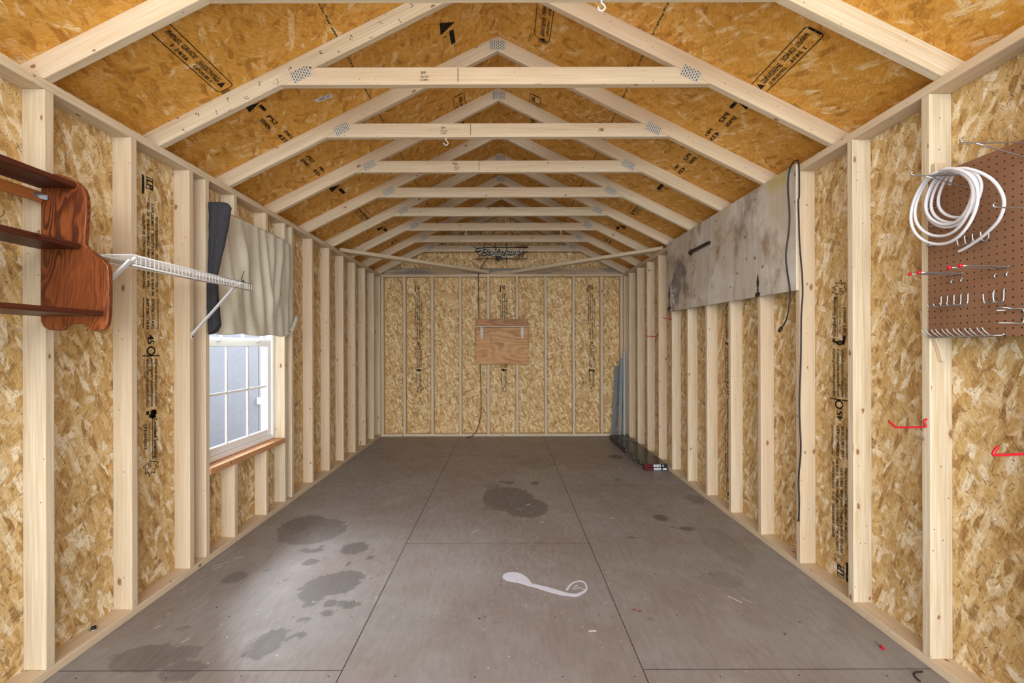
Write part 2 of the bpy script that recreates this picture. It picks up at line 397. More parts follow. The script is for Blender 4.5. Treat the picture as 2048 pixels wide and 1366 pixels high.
# ------------------------------------------------------------------ text as flat meshes
def glyphs(text, size, align='LEFT', shear=0.0):
    cu = bpy.data.curves.new('txt', 'FONT'); cu.body = text; cu.size = size; cu.resolution_u = 2; cu.align_x = align; cu.shear = shear
    o = bpy.data.objects.new('txt', cu); COL.objects.link(o)
    dg = bpy.context.evaluated_depsgraph_get(); me = bpy.data.meshes.new_from_object(o.evaluated_get(dg))
    vs = [tuple(v.co) for v in me.vertices]; fs = [tuple(p.vertices) for p in me.polygons]
    bpy.data.objects.remove(o); bpy.data.curves.remove(cu); bpy.data.meshes.remove(me)
    return vs, fs
def put_text(bm, text, size, u0, v0, F, mat=0, stretch=None, bold=0, wide=1.0):
    vs, fs = glyphs(text, size)
    if not vs: return
    w = max(v[0] for v in vs) - min(v[0] for v in vs)
    k = (stretch / w) if stretch else wide
    for dx in ([0] if not bold else [0, bold]):
        vv = [bm.verts.new(F(u0 + v[0] * k + dx, v0 + v[1])) for v in vs]
        for f in fs:
            try: bm.faces.new([vv[i] for i in f]).material_index = mat
            except ValueError: pass
def put_rect(bm, u0, v0, u1, v1, F, mat=0):
    bm.faces.new([bm.verts.new(F(*p)) for p in ((u0, v0), (u1, v0), (u1, v1), (u0, v1))]).material_index = mat
def put_line(bm, pts, w, F, mat=0, closed=False):
    n = len(pts)
    for i in range(n if closed else n - 1):
        a = Vector((*pts[i], 0)); b = Vector((*pts[(i + 1) % n], 0)); d = (b - a).normalized(); q = Vector((-d.y, d.x, 0)) * w / 2; a -= d * w * .4; b += d * w * .4
        bm.faces.new([bm.verts.new(F(p.x, p.y)) for p in (a - q, b - q, b + q, a + q)]).material_index = mat

# ================================================================== SETTING
def build_floor():
    """one mesh: a fine grid carrying a soft stain field, plus seams, nail heads and paint specks as thin faces"""
    blobs = []
    def B(lst, amp): blobs.extend([(x, y, a, b, amp) for x, y, a, b in lst])
    B([(-1.411, 3.341, .154, .2), (-1.217, 2.933, .034, .035), (-1.143, 2.927, .034, .034), (-1.128, 2.986, .026, .022), (-.914, 2.961, .085, .091),
       (-1.113, 2.774, .048, .044), (-.88, 2.745, .026, .024), (-.778, 2.828, .024, .032), (-1.157, 2.562, .029, .022), (-.891, 2.51, .144, .119), (-.84, 2.58, .10, .09),
       (-.953, 2.415, .08, .075), (-.823, 2.326, .043, .037), (-.941, 2.317, .035, .031), (-1.04, 2.462, .021, .018), (-.729, 2.314, .047, .036),
       (-.816, 2.242, .034, .029), (-.901, 2.179, .028, .024), (-.871, 2.072, .029, .027), (-.97, 2.092, .037, .03)], .62)
    B([(-1.294, 3.243, .224, .228)], .45)
    B([(-.981, 2.03, .07, .06), (-.99, 1.959, .07, .05), (-1.462, 2.586, .06, .07), (-1.44, 3.081, .02, .03), (-1.399, 2.621, .018, .018)], .5)
    B([(-1.323, 2.678, .015, .016)], 1.3)
    B([(.07, 3.92, .215, .306), (.208, 3.705, .175, .233), (-.02, 4.05, .12, .18)], .62)
    B([(.005, 4.4, .027, .043), (.087, 4.376, .041, .047), (.32, 4.36, .04, .059), (1.317, 5.392, .085, .102), (1.202, 3.476, .055, .07), (1.316, 3.265, .055, .045), (1.223, 3.292, .024, .022)], .75)
    B([(1.114, 4.472, .042, .04), (.882, 3.117, .034, .03), (1.629, 3.908, .07, .12), (.726, 2.172, .02, .022)], .5)
    B([(1.224, 2.556, .12, .09), (.399, 5.097, .2, .25), (-.088, 4.272, .07, .08), (-.088, 3.69, .05, .05), (1.45, 3.0, .12, .3)], .22)
    B([(-1.433, 1.919, .15, .09), (-1.232, 1.856, .08, .05), (-1.219, 1.804, .06, .025), (-1.429, 2.12, .03, .025), (-1.3, 1.95, .06, .05)], .45)
    bm = bmesh.new(); nx, ny = 118, 236
    x0, x1, y0, y1 = -OW - .05, OW + .05, YF, YO + .05
    lay = bm.verts.layers.float.new('stain'); lay2 = bm.verts.layers.float.new('depth'); grid = []
    for j in range(ny + 1):
        row = []
        for i in range(nx + 1):
            x = x0 + (x1 - x0) * i / nx; y = y0 + (y1 - y0) * j / ny
            v = bm.verts.new((x, y, 0)); f = -1.0; wsum = asum = 0.0
            for (bx, by, a, b, amp) in blobs:
                dx, dy = x - bx, y - by
                if abs(dx) > a + .25 or abs(dy) > b + .25: continue
                d = math.hypot(dx / a, dy / b); sd = (1 - d) * min(a, b)      # metres inside the edge
                f = max(f, sd / .03); w = 1 / (.15 + max(0, d)) ** 4; wsum += w; asum += w * amp
            v[lay] = max(-1.0, min(1.0, f)); v[lay2] = asum / wsum if wsum else .5
            row.append(v)
        grid.append(row)
    for j in range(ny):
        for i in range(nx): bm.faces.new((grid[j][i], grid[j][i + 1], grid[j + 1][i + 1], grid[j + 1][i]))
    G = lambda u, v: (u, v, .0006)
    XA, XB = -.602, .585
    put_line(bm, [(XA, YF), (XA, YO)], .004, G, 1); put_line(bm, [(XB, YF), (XB, YO)], .004, G, 1)
    for a, b, ys in ((x0, XA, (1.842, 4.28)), (XA, XB, (3.026, 5.47)), (XB, x1, (1.842, 4.28))):
        for yy in ys: put_line(bm, [(a, yy), (b, yy)], .003, G, 1)
    rnd = random.Random(3)
    def dot(x, y, r, m, el=1.0, n=7):
        ph = rnd.random() * 6
        bm.faces.new([bm.verts.new((x + r * math.cos(ph + 2 * PI * k / n) * rnd.uniform(.7, 1.1), y + el * r * math.sin(ph + 2 * PI * k / n) * rnd.uniform(.7, 1.1), .0008)) for k in range(n)]).material_index = m
    for yy in [1.80 + .4064 * k for k in range(12)]:
        for k in range(11):
            dot(-1.6 + .31 * k + rnd.uniform(-.03, .03), yy + rnd.uniform(-.012, .012), .004, 1)
    for k in range(26): dot(rnd.uniform(-1.6, 1.6), rnd.uniform(1.8, 4.5), rnd.uniform(.003, .006), 1)
    def cluster(cx, cy, sx, sy, n, r0, r1):
        for _ in range(n): dot(rnd.gauss(cx, sx), rnd.gauss(cy, sy), rnd.uniform(r0, r1), 2, rnd.uniform(.5, 1.6), 5)
    cluster(.12, 3.0, .12, .14, 60, .0012, .004); cluster(.2, 2.85, .1, .06, 60, .001, .0035); cluster(.3, 2.84, .1, .03, 40, .001, .003)
    cluster(.1, 3.8, .06, .2, 40, .0012, .004); cluster(.15, 3.35, .02, .15, 14, .002, .005); cluster(.5, 3.3, .3, .3, 34, .0015, .005)
    cluster(.6, 2.4, .5, .5, 40, .001, .004); cluster(-.2, 3.3, .4, .8, 40, .001, .004); cluster(-1.2, 2.2, .25, .5, 30, .0015, .005)
    cluster(.9, 4.8, .3, .6, 36, .002, .006); cluster(.1, 2.3, .4, .3, 40, .001, .004); cluster(.05, 2.42, .05, .04, 24, .001, .003)
    def scratch(x, y, L, a, w=.003, m=2):
        put_line(bm, [(x, y), (x + L * math.cos(a), y + L * math.sin(a))], w, lambda u, v: (u, v, .0008), m)
    for x, y, L, a, w in ((-1.60, 2.83, .05, .2, .006), (-1.66, 2.72, .08, .8, .005), (-1.64, 2.68, .05, 1.0, .006), (-1.15, 3.36, .06, .1, .004), (-1.12, 4.2, .10, 1.0, .006), (-1.0, 4.45, .05, .6, .006),
                          (.21, 3.75, .05, .8, .010), (.13, 3.66, .05, .1, .006), (-.19, 3.2, .06, .9, .006), (-.18, 3.22, .04, .4, .004), (1.18, 2.38, .07, -1.0, .008), (1.24, 2.36, .05, -.9, .004), (.42, 2.09, .025, .1, .012),
                          (.30, 3.38, .03, .7, .008), (.82, 3.46, .03, .4, .012), (.75, 3.38, .03, .1, .006), (1.24, 4.86, .03, 1.0, .010), (1.05, 4.72, .05, -1.2, .005), (.95, 4.62, .05, -1.0, .004), (-1.36, 2.02, .03, 1.0, .005), (-1.55, 2.12, .025, 1.2, .006)):
        scratch(x, y, L, a, w)
    for _ in range(26):
        scratch(rnd.uniform(-.3, 1.2), rnd.uniform(2.2, 4.8), rnd.uniform(.02, .09), rnd.uniform(-1, 1.5), .0012)
    for x, y in ((.667, 2.26), (.69, 2.25)): dot(x, y, .012, 3, .7, 8)
    bm.normal_update()
    uvl = bm.loops.layers.uv.new('UVMap')
    for f in bm.faces:
        for lp in f.loops: lp[uvl].uv = (lp.vert.co.x, lp.vert.co.y)
    t = NT('painted_floor'); uv = t.uv()
    at = t.n('ShaderNodeAttribute', attribute_name='stain').outputs['Fac']; dp = t.n('ShaderNodeAttribute', attribute_name='depth').outputs['Fac']
    n1 = t.noise(uv, 1.6, 4, .6); n2 = t.noise(t.mapping(uv, (40, 9, 1)), 1.0, 4, .7); n3 = t.noise(uv, 160.0, 2); n4 = t.noise(uv, 24.0, 3, .6); n5 = t.noise(t.mapping(uv, (1, 1, 1), 0, (5, 3, 0)), 5.0, 4, .65)
    c = t.mix(t.mapr(n1, .35, .65), rgb(136, 126, 123), rgb(146, 143, 143))
    c = t.mix(t.mapr(n2, .3, .75, 0, .4), c, rgb(106, 98, 95))
    c = t.mix(t.mapr(n5, .5, .72, 0, .35), c, rgb(160, 157, 156))
    c = t.mix(t.mapr(n3, .35, .7, 0, .18), c, rgb(98, 90, 87))
    e = t.math('ADD', at, t.mapr(n4, .3, .7, -.35, .35))
    mk = t.math('MULTIPLY', t.mapr(e, -.25, .30, 0, 1, True), dp)
    c = t.mix(mk, c, rgb(70, 65, 62))
    t.bump(n3, .15, .001)
    ro = t.math('SUBTRACT', t.mapr(n2, .3, .7, .40, .52), t.math('MULTIPLY', mk, -.05))
    M['floor'] = t.fin(c, ro, .45)
    M['seam'] = plain('floor_seam', rgb(62, 54, 52), .8, .1); M['speck'] = plain('white_paint_speck', rgb(206, 202, 196), .7, .2)
    M['red_speck'] = plain('red_paint_speck', rgb(150, 62, 70), .7, .2)
    me = bpy.data.meshes.new('floor'); bm.to_mesh(me); bm.free()
    for k in ('floor', 'seam', 'speck', 'red_speck'): me.materials.append(M[k])
    o = bpy.data.objects.new('floor', me); COL.objects.link(o); return struct(o)
floor = build_floor()

WY0, WY1, WZ0, WZ1 = 2.788, 3.735, .552, 2.10       # window opening
def roofz(x): return APEX + RV - .5 * abs(x)
# walls with thickness; the left one has the window cut out
wl = MB(); T = .012
for lo, hi in (((YF, -.02), (WY0, 2.40)), ((WY1, -.02), (YO + T, 2.40)), ((WY0, -.02), (WY1, WZ0)), ((WY0, WZ1), (WY1, 2.40))):
    wl.box((-OW - T, lo[0], lo[1]), (-OW, hi[0], hi[1]))
for lo, hi in (((YF, -.02), (WY0, 2.40)), ((WY1, -.02), (YO + T, 2.40)), ((WY0, -.02), (WY1, WZ0)), ((WY0, WZ1), (WY1, 2.40))):
    wl.box((-OW - T - .02, lo[0], lo[1]), (-OW - T, hi[0], hi[1]), 1)
wall_left = struct(wl.build('wall_left', ['osb', 'siding_out']))
wall_right = struct(MB().box((OW, YF, -.02), (OW + T, YO + T, 2.40)).box((OW + T, YF, -.02), (OW + T + .02, YO + T, 2.40), 1).build('wall_right', ['osb', 'siding_out']))
wb = MB(); P5 = [(-OW, YO, -.02), (OW, YO, -.02), (OW, YO, roofz(OW) + .01), (0, YO, roofz(0) + .01), (-OW, YO, roofz(OW) + .01)]
wb.prism(P5, (0, T, 0))
wb.prism([(x, YO + T, z) for x, _, z in P5], (0, .02, 0), 1)
wall_back = struct(wb.build('wall_back', ['osb_back', 'siding_out']))

def ceiling(name, s, mat):
    b = MB(); e = OW + .12
    b.prism([(0, YF - .1, roofz(0)), (s * e, YF - .1, roofz(e)), (s * e, YF - .1, roofz(e) + .013), (0, YF - .1, roofz(0) + .013)], (0, YO - YF + .2, 0))
    b.prism([(0, YF - .1, roofz(0) + .013), (s * e, YF - .1, roofz(e) + .013), (s * e, YF - .1, roofz(e) + .025), (0, YF - .1, roofz(0) + .025)], (0, YO - YF + .2, 0), 1)
    return struct(b.build(name, [mat, 'ext_dark']))
ceiling_left = ceiling('ceiling_left', -1, 'osb_roof_l'); ceiling_right = ceiling('ceiling_right', 1, 'osb_roof_r')

# ------------------------------------------------------------------ printed grade stamps on the sheathing
def grade_stamp(parent, F, length=1.56, width=.118, seed=0):
    bm = bmesh.new(); k = length / 1.56; w = width; q = w / 4
    # logo block
    put_rect(bm, 0, 0, .10 * k, .016, F); put_line(bm, [(.004, .03), (.06 * k, .03), (.06 * k, w * .62), (.004, w * .62)], .005, F, closed=True)
    put_text(bm, 'LP', .062, .010, .034, F, wide=.75 * k, bold=.004)
    put_text(bm, 'OSB', .020, .075 * k, .085, F, wide=k); put_text(bm, '7/16', .022, .085 * k, .04, F, wide=k)
    L = [('RATED SHEATHING   24/16   7/16 CAT PS2-10', .19, .40), ('EXPOSURE 1  SIZED FOR SPACING  0.418 IN', .13, .48),
         ('PS2-10  SHEATHING  PRP-108  MILL 435', .13, .44), ('HUD-UM-40  CONSTRUCTION SHEATHING', .20, .38)]
    for i, (tx, u, ln) in enumerate(L): put_text(bm, tx, .026, u * k, w - .026 - i * q, F, stretch=ln * k, bold=.004)
    # strength axis, between two rules
    put_rect(bm, .63 * k, w - .012, .79 * k, w - .007, F); put_rect(bm, .63 * k, .004, .79 * k, .009, F)
    put_text(bm, 'STRENGTH AXIS', .030, .63 * k, .062, F, stretch=.16 * k, bold=.002); put_text(bm, 'THIS DIRECTION', .030, .63 * k, .026, F, stretch=.16 * k, bold=.002)
    put_text(bm, '45', .062, .82 * k, .036, F, wide=.8 * k, bold=.004)
    ring = [(.905 * k + .020 * math.cos(a * PI / 7), w * .5 + .026 * math.sin(a * PI / 7)) for a in range(14)]
    put_line(bm, ring, .008, F, closed=True); put_rect(bm, .928 * k, .0, .934 * k, w, F)
    for i, tx in enumerate(('engineered wood panel of certified', 'and engineered wood panel in', 'wood fiber composite product,')):
        put_text(bm, tx, .030, .945 * k, w - .032 - i * q, F, stretch=.25 * k, bold=.004)
    put_text(bm, 'www.sfi 00003', .024, .945 * k, .006, F, stretch=.10 * k)
    rnd = random.Random(seed + 5)
    for _ in range(9):
        a, b2 = rnd.uniform(1.215, 1.245) * k, rnd.uniform(.01, w - .03)
        put_rect(bm, a, b2, a + rnd.uniform(.01, .025), b2 + rnd.uniform(.015, .03), F)
    put_text(bm, 'Certified Sourcing', .034, 1.26 * k, w - .040, F, stretch=.21 * k, bold=.004)
    put_rect(bm, 1.26 * k, w - .052, 1.48 * k, w - .047, F)
    put_text(bm, 'www.sfiprogram.org', .020, 1.28 * k, w - .075, F, stretch=.15 * k); put_text(bm, 'SFI-00003', .028, 1.28 * k, .010, F, stretch=.13 * k, bold=.002)
    leaf = [(1.48, .05), (1.50, .112), (1.512, .085), (1.525, .108), (1.53, .080), (1.55, .085), (1.54, .062), (1.56, .045), (1.535, .040), (1.54, .015), (1.515, .022), (1.50, .005)]
    put_line(bm, [(a * k, b) for a, b in leaf], .004, F, closed=True); put_text(bm, 'SFI', .034, 1.488 * k, .035, F, wide=.7 * k, bold=.002)
    b = MB(); b.bm.free(); b.bm = bm
    o = b.build('printed_stamp', 'ink', parent, recalc=False); o['label'] = 'black printed grade stamp'; return o
E_ = .0008
grade_stamp(wall_left, lambda u, v: (-OW + E_, 2.384 + v, 2.165 - u), seed=1)
for y0 in (2.405, 3.632, 4.850): grade_stamp(wall_right, lambda u, v, y0=y0: (OW - E_, y0 + v, .055 + u), 1.57, .125, seed=2)
grade_stamp(wall_left, lambda u, v: (-OW + E_, 4.825 + v, 2.165 - u), seed=6)
for i, (xa, za) in enumerate(((-1.258, 2.165), (-.030, 2.165), (1.235, 2.165))):
    grade_stamp(wall_back, lambda u, v, xa=xa, za=za: (xa + v, YO - E_, za - u), 1.55, .115, seed=3 + i)
def small_stamp(parent, F, rows, mat='ink'):
    bm = bmesh.new()
    for tx, size, u, v, st in rows: put_text(bm, tx, size, u, v, F, stretch=st, bold=.002)
    b = MB(); b.bm.free(); b.bm = bm
    return b.build('printed_stamp', mat, parent, recalc=False)
def roofF(s, x0, y0, dirx=0.0, ang=0.0, flip=1):
    """maps stamp (u along +y, v up the slope) on the underside of the roof"""
    ca, sa = math.cos(ang), math.sin(ang)
    def F(u, v):
        uu = u * ca - v * sa; vv = u * sa + v * ca
        x = x0 - s * vv * .894 * flip
        return (x, y0 + uu, roofz(x) - E_)
    return F
def roof_box_stamp(parent, F, L=.46, W=.085):
    bm = bmesh.new()
    r = .018
    pts = []
    for cx, cy, a0 in ((L - r, W - r, 0), (r, W - r, 90), (r, r, 180), (L - r, r, 270)):
        for a in range(0, 91, 30): pts.append((cx + r * math.cos(math.radians(a0 + a)), cy + r * math.sin(math.radians(a0 + a))))
    put_line(bm, pts, .0045, F, closed=True); put_rect(bm, .0, .012, .010, W - .012, F)
    put_text(bm, 'PANEL GRADE', .034, .03, .044, F, stretch=.18, bold=.006); put_text(bm, 'T 24/16', .026, .09, .012, F, stretch=.11, bold=.004)
    put_text(bm, 'SHEATHING', .040, .235, .036, F, stretch=.15, bold=.007); put_text(bm, 'EXPOSURE 1', .022, .245, .012, F, stretch=.12, bold=.004)
    bm.faces.new([bm.verts.new(F(*p)) for p in ((.40, .03), (.44, .03), (.42, .066))])
    for i in range(3): put_rect(bm, L + .004 + i * .009, .01, L + .009 + i * .009, W - .03, F)
    b = MB(); b.bm.free(); b.bm = bm
    return b.build('printed_stamp', 'ink', parent, recalc=False)
roof_box_stamp(ceiling_left, roofF(-1, -1.405, 1.905)); roof_box_stamp(ceiling_right, roofF(1, 1.385, 1.95))
roof_box_stamp(ceiling_right, roofF(1, .315, 2.40), .42, .10); roof_box_stamp(ceiling_left, roofF(-1, -.335, 3.42), .36, .09)
roof_box_stamp(ceiling_right, roofF(1, .315, 3.45), .36, .09); roof_box_stamp(ceiling_left, roofF(-1, -1.40, 4.35), .42, .10); roof_box_stamp(ceiling_right, roofF(1, 1.36, 4.25), .42, .10)
def word_stamp(parent, F, tri=True):
    bm = bmesh.new()
    if tri:
        bm.faces.new([bm.verts.new(F(*p)) for p in ((.0, .01), (.055, .0), (.02, .085))])
        put_rect(bm, .04, .065, .10, .085, F)
    put_text(bm, 'PS2', .040, .14, .050, F, stretch=.10, bold=.009); put_text(bm, 'SPAN', .038, .14, .004, F, stretch=.11, bold=.008)
    put_text(bm, '1', .030, .29, .050, F); put_text(bm, 'MILL', .030, .34, .060, F, stretch=.10, bold=.007); put_text(bm, '435', .040, .34, .010, F, stretch=.11, bold=.009)
    b = MB(); b.bm.free(); b.bm = bm
    return b.build('printed_stamp', 'ink', parent, recalc=False)
word_stamp(ceiling_left, roofF(-1, -1.375, 2.54)); word_stamp(ceiling_left, roofF(-1, -1.385, 3.10), False); word_stamp(ceiling_right, roofF(1, 1.38, 2.52)); word_stamp(ceiling_right, roofF(1, 1.385, 3.08), False)
def tri_stamp(parent, F):
    bm = bmesh.new()
    bm.faces.new([bm.verts.new(F(*p)) for p in ((.0, .01), (.10, .0), (.05, .10))]); put_rect(bm, .10, .055, .22, .085, F); put_text(bm, '!', .05, .12, .0, F, bold=.004)
    b = MB(); b.bm.free(); b.bm = bm
    return b.build('printed_stamp', 'ink', parent, recalc=False)
tri_stamp(ceiling_left, roofF(-1, -1.40, 3.80)); tri_stamp(ceiling_right, roofF(1, 1.40, 3.72)); tri_stamp(ceiling_left, roofF(-1, -.33, 2.64)); tri_stamp(ceiling_left, roofF(-1, -1.38, 5.15)); tri_stamp(ceiling_right, roofF(1, 1.38, 5.1))
word_stamp(ceiling_left, roofF(-1, -1.38, 5.65), False); word_stamp(ceiling_right, roofF(1, 1.38, 5.65), False)

# ================================================================== FRAMING
def stud_mesh(h, dx=.089, dy=.038): return MB().box((0, 0, 0), (dx, dy, h)).bevel(.0035, 2)
def place(proto, loc, label, group, cat='stud', rz=0.0):
    if proto.get('used'):
        o = proto.copy(); COL.objects.link(o)
    else:
        o = proto; proto['used'] = 1
    o.location = loc; o.rotation_euler = (0, 0, rz); tag(o, label, cat, group)
    if 'used' in o and o is not proto: del o['used']
    return o
H = ST - .038
full = stud_mesh(H).build('stud', 'pine', grain=(0, 0, 1))
GL, GR, GB = 'studs of the left wall', 'studs of the right wall', 'studs of the back wall'
lft = [(1.791, 'pale left wall stud nearest the camera, behind the brown wooden shelf'),
       (2.203, 'left wall stud between the brown wooden shelf and the black grade stamp'),
       (2.610, 'left wall stud holding the foot of the far white shelf brace'),
       (2.750, 'left wall jack stud touching the near side of the white window'),
       (3.735, 'left wall jack stud touching the far side of the white window'),
       (3.858, 'left wall stud directly behind the far window jack stud'),
       (4.270, 'first free-standing left wall stud past the window toward the back'),
       (4.680, 'second free-standing left wall stud past the window toward the back'),
       (5.090, 'third free-standing left wall stud past the window toward the back'),
       (5.490, 'fourth stud out from the back corner on the left wall'),
       (5.885, 'third stud out from the back corner on the left wall'),
       (6.275, 'second stud out from the back corner on the left wall'),
       (6.597, 'left wall stud tucked into the back corner')]
for y, lb in lft: place(full, (-OW, y, .038), lb, GL)
rnames = ['right wall stud nearest the camera, at the edge of the brown pegboard', 'right wall stud between the pegboard and the black grade stamp',
          'right wall stud at the near edge of the grey plywood door, with the black cord', 'first right wall stud under the grey plywood door from its near edge',
          'second right wall stud under the grey plywood door from its near edge', 'third right wall stud under the grey plywood door from its near edge',
          'fourth right wall stud under the grey plywood door from its near edge', 'right wall stud under the far corner of the grey plywood door',
          'first right wall stud beyond the grey plywood door', 'split-looking right wall stud second beyond the grey plywood door',
          'third right wall stud beyond the grey plywood door', 'right wall stud beside the leaning blue-grey metal tracks', 'right wall stud tucked into the back corner']
for k in range(12): place(full, (HW, 1.8416 + .4064 * k, .038), rnames[k], GR)
place(full, (HW, 6.597, .038), rnames[12], GR)
place(full, (HW, 1.435, .038), 'right wall stud behind the near half of the pegboard, outside the frame', GR)
place(full, (-OW, 1.385, .038), 'left wall stud behind the near end of the brown wooden shelf, outside the frame', GL)
backs = stud_mesh(H, .038, .089).build('stud', 'pine', grain=(0, 0, 1))
bx = [-1.7215 + .0, -1.4005, -.9943, -.5879, -.1815, .2150, .6220, 1.0290, 1.4330, 1.6835]
bx = [-1.7215] + [(p - CXP) / 140.9 + .0445 for p, CXP in ((805.5, 1010.3), (861.5, 1010.3), (917.7, 1010.3), (974, 1010.3), (1031.7, 1010.3), (1089, 1010.3), (1145.2, 1010.3), (1201.5, 1010.3))] + [1.6835]
bl = ['back wall stud in the left corner', 'back wall stud nearest the left corner, left of the left grade stamp', 'back wall stud just right of the left grade stamp', 'back wall stud midway between the left grade stamp and the plywood board',
      'back wall stud behind the left half of the small plywood board', 'back wall stud behind the right half of the small plywood board', 'first back wall stud right of the small plywood board',
      'back wall stud just left of the right grade stamp', 'back wall stud just right of the right grade stamp', 'back wall stud in the right corner']
for x, lb in zip(bx, bl): place(backs, (x, YB, .038), lb, GB)
# short studs over and under the window
crip = stud_mesh(WZ0 - .038 - .038).build('stud', 'pine', grain=(0, 0, 1))
place(crip, (-OW, 3.04, .038), 'short orange-tinted stud under the window sill, nearer of the two', 'short studs under the window')
place(crip, (-OW, 3.443, .038), 'short pale stud under the window sill, farther of the two', 'short studs under the window')
crip2 = stud_mesh(ST - WZ1 - .038).build('stud', 'pine', grain=(0, 0, 1))
place(crip2, (-OW, 3.04, WZ1 + .038), 'short stud above the hanging cloth, nearer of the two', 'short studs over the window')
place(crip2, (-OW, 3.443, WZ1 + .038), 'short stud above the hanging cloth, farther of the two', 'short studs over the window')
tag(MB().box((-OW, WY0, WZ0 - .038), (-HW + .004, WY1, WZ0)).bevel(.003, 2).build('sill_plate', 'sill_wood', grain=(0, 1, 0)), 'reddish-brown board lying under the white window as a rough sill', 'sill')
tag(MB().box((-OW, WY0, WZ1), (-HW, WY1, WZ1 + .038)).bevel(.003, 2).build('header', 'sill_wood', grain=(0, 1, 0)), 'flat brown header board along the top edge of the hanging cloth', 'header')
for nm, z0, lab in (('bottom_plate', 0, 'bottom plate along the floor under the {} wall studs'), ('top_plate', ST, 'top plate running along the head of the {} wall studs')):
    tag(MB().box((-OW, YF, z0), (-HW, YB, z0 + .038)).bevel(.003, 2).build(nm, 'pine', grain=(0, 1, 0)), lab.format('left'), 'plate', nm.replace('_', ' ') + 's')
    tag(MB().box((HW, YF, z0), (OW, YB, z0 + .038)).bevel(.003, 2).build(nm, 'pine', grain=(0, 1, 0)), lab.format('right'), 'plate', nm.replace('_', ' ') + 's')
    tag(MB().box((-OW + .001, YB, z0), (OW - .001, YO, z0 + .038)).bevel(.003, 2).build(nm, 'pine', grain=(1, 0, 0)), lab.format('back'), 'plate', nm.replace('_', ' ') + 's')
tag(MB().box((-1.68, YB + .012, PT + .0005), (1.68, YB + .050, PT + .085)).bevel(.003, 2).build('gable_plate', 'pine_grey', grain=(1, 0, 0)), 'grey-stained board on edge on top of the back wall plate', 'board')

# ------------------------------------------------------------------ trusses
def rafter_mb(s):
    b = MB()
    xs = HW; xo = OW
    pts = [(0, APEX), (s * xs, APEX - .5 * xs), (s * xo, APEX - .5 * xs), (s * xo, roofz(xo)), (0, roofz(0))]
    b.prism([(x, 0, z + .0004) for x, z in pts], (0, .038, 0)); return b.bevel(.0035, 2)
def collar_mb():
    x0 = 2 * (APEX - CZ); x1 = 2 * (APEX - CZ - .089)
    return MB().prism([(-x0, 0, CZ), (x0, 0, CZ), (x1, 0, CZ + .089), (-x1, 0, CZ + .089)], (0, .038, 0)).bevel(.0035, 2)
def gusset_mb(): return MB().box((-.052, -.0014, -.029), (.052, .0002, .029))
def make_truss():
    r = empty('roof_truss')
    rafter_mb(-1).build('rafter', 'pine', r, (1, 0, .5)); rafter_mb(1).build('rafter', 'pine', r, (1, 0, -.5))
    collar_mb().build('collar_tie', 'pine', r, (1, 0, 0))
    for x, z, a in ((-.9975, 2.673, -math.atan(.5)), (.9975, 2.673, math.atan(.5)), (0, 3.207, 0)):
        g = gusset_mb().build('gusset_plate', 'truss_plate', r); g.location = (x, 0, z); g.rotation_euler = (0, a, 0)
        g['label'] = 'galvanised toothed metal plate'
    return r
ords = ['roof truss nearest the camera, its collar tie cut by the top of the frame', 'first roof truss with its whole collar tie in view', 'second roof truss with its whole collar tie in view',
        'third roof truss with its whole collar tie in view', 'fourth roof truss with its whole collar tie in view', 'fifth roof truss with its whole collar tie in view, middle of the shed',
        'roof truss with two small white hooks under its collar tie', 'roof truss just in front of the neon sign truss', 'rearmost roof truss at the gable, carrying the neon sign']
truss = None
for i in range(9):
    y = 1.787 + .6 * i
    if truss is None: truss = t = make_truss()
    else: t = copy_tree(truss)
    t.location = (0, y, 0); tag(t, ords[i], 'truss', 'roof trusses')

def lumber_stamps():
    trs = sorted([o for o in COL.objects if o.name.startswith('roof_truss')], key=lambda o: o.location.y)
    rnd = random.Random(12)
    for i, t in enumerate(trs[1:4]):
        tie = [c for c in t.children if c.name.startswith('collar_tie')][0]; bm = bmesh.new()
        F = lambda u, v: (u, -.0006, CZ + v)
        x = -.385 + .02 * i
        put_text(bm, 'SPF', .020, x, .052, F, bold=.001); put_text(bm, 'KD-HT', .014, x, .034, F, bold=.001); put_text(bm, 'S-DRY', .014, x, .018, F, bold=.001)
        b = MB(); b.bm.free(); b.bm = bm; b.build('lumber_print', 'ink', tie, recalc=False)
        bm = bmesh.new()
        for k in range(9): put_rect(bm, x + .19, .012 + .008 * k, x + .194, .0185 + .008 * k, F)
        b = MB(); b.bm.free(); b.bm = bm; b.build('dotted_print', 'ink', tie, recalc=False)
    raf = [c for c in trs[1].children if c.name.startswith('rafter')]
    raf = [c for c in raf if min(v.co.x for v in c.data.vertices) < -.5][0]
    F = lambda u, v: (-u * .894 - v * .447, -.0006, APEX - u * .447 + v * .894)
    for k in range(16):                                              # mill marks along the left rafter
        bm = bmesh.new(); u = .45 + .088 * k; v = .012 if k % 2 else .050
        for q in range(rnd.randint(2, 4)):
            uu = u + rnd.uniform(-.012, .012); vv = v + rnd.uniform(-.008, .012)
            if rnd.random() < .5: put_rect(bm, uu, vv, uu + .003, vv + .012, F)
            else: put_rect(bm, uu - .004, vv, uu + .006, vv + .003, F)
        b = MB(); b.bm.free(); b.bm = bm; b.build('mill_print', 'ink', raf, recalc=False)
lumber_stamps()

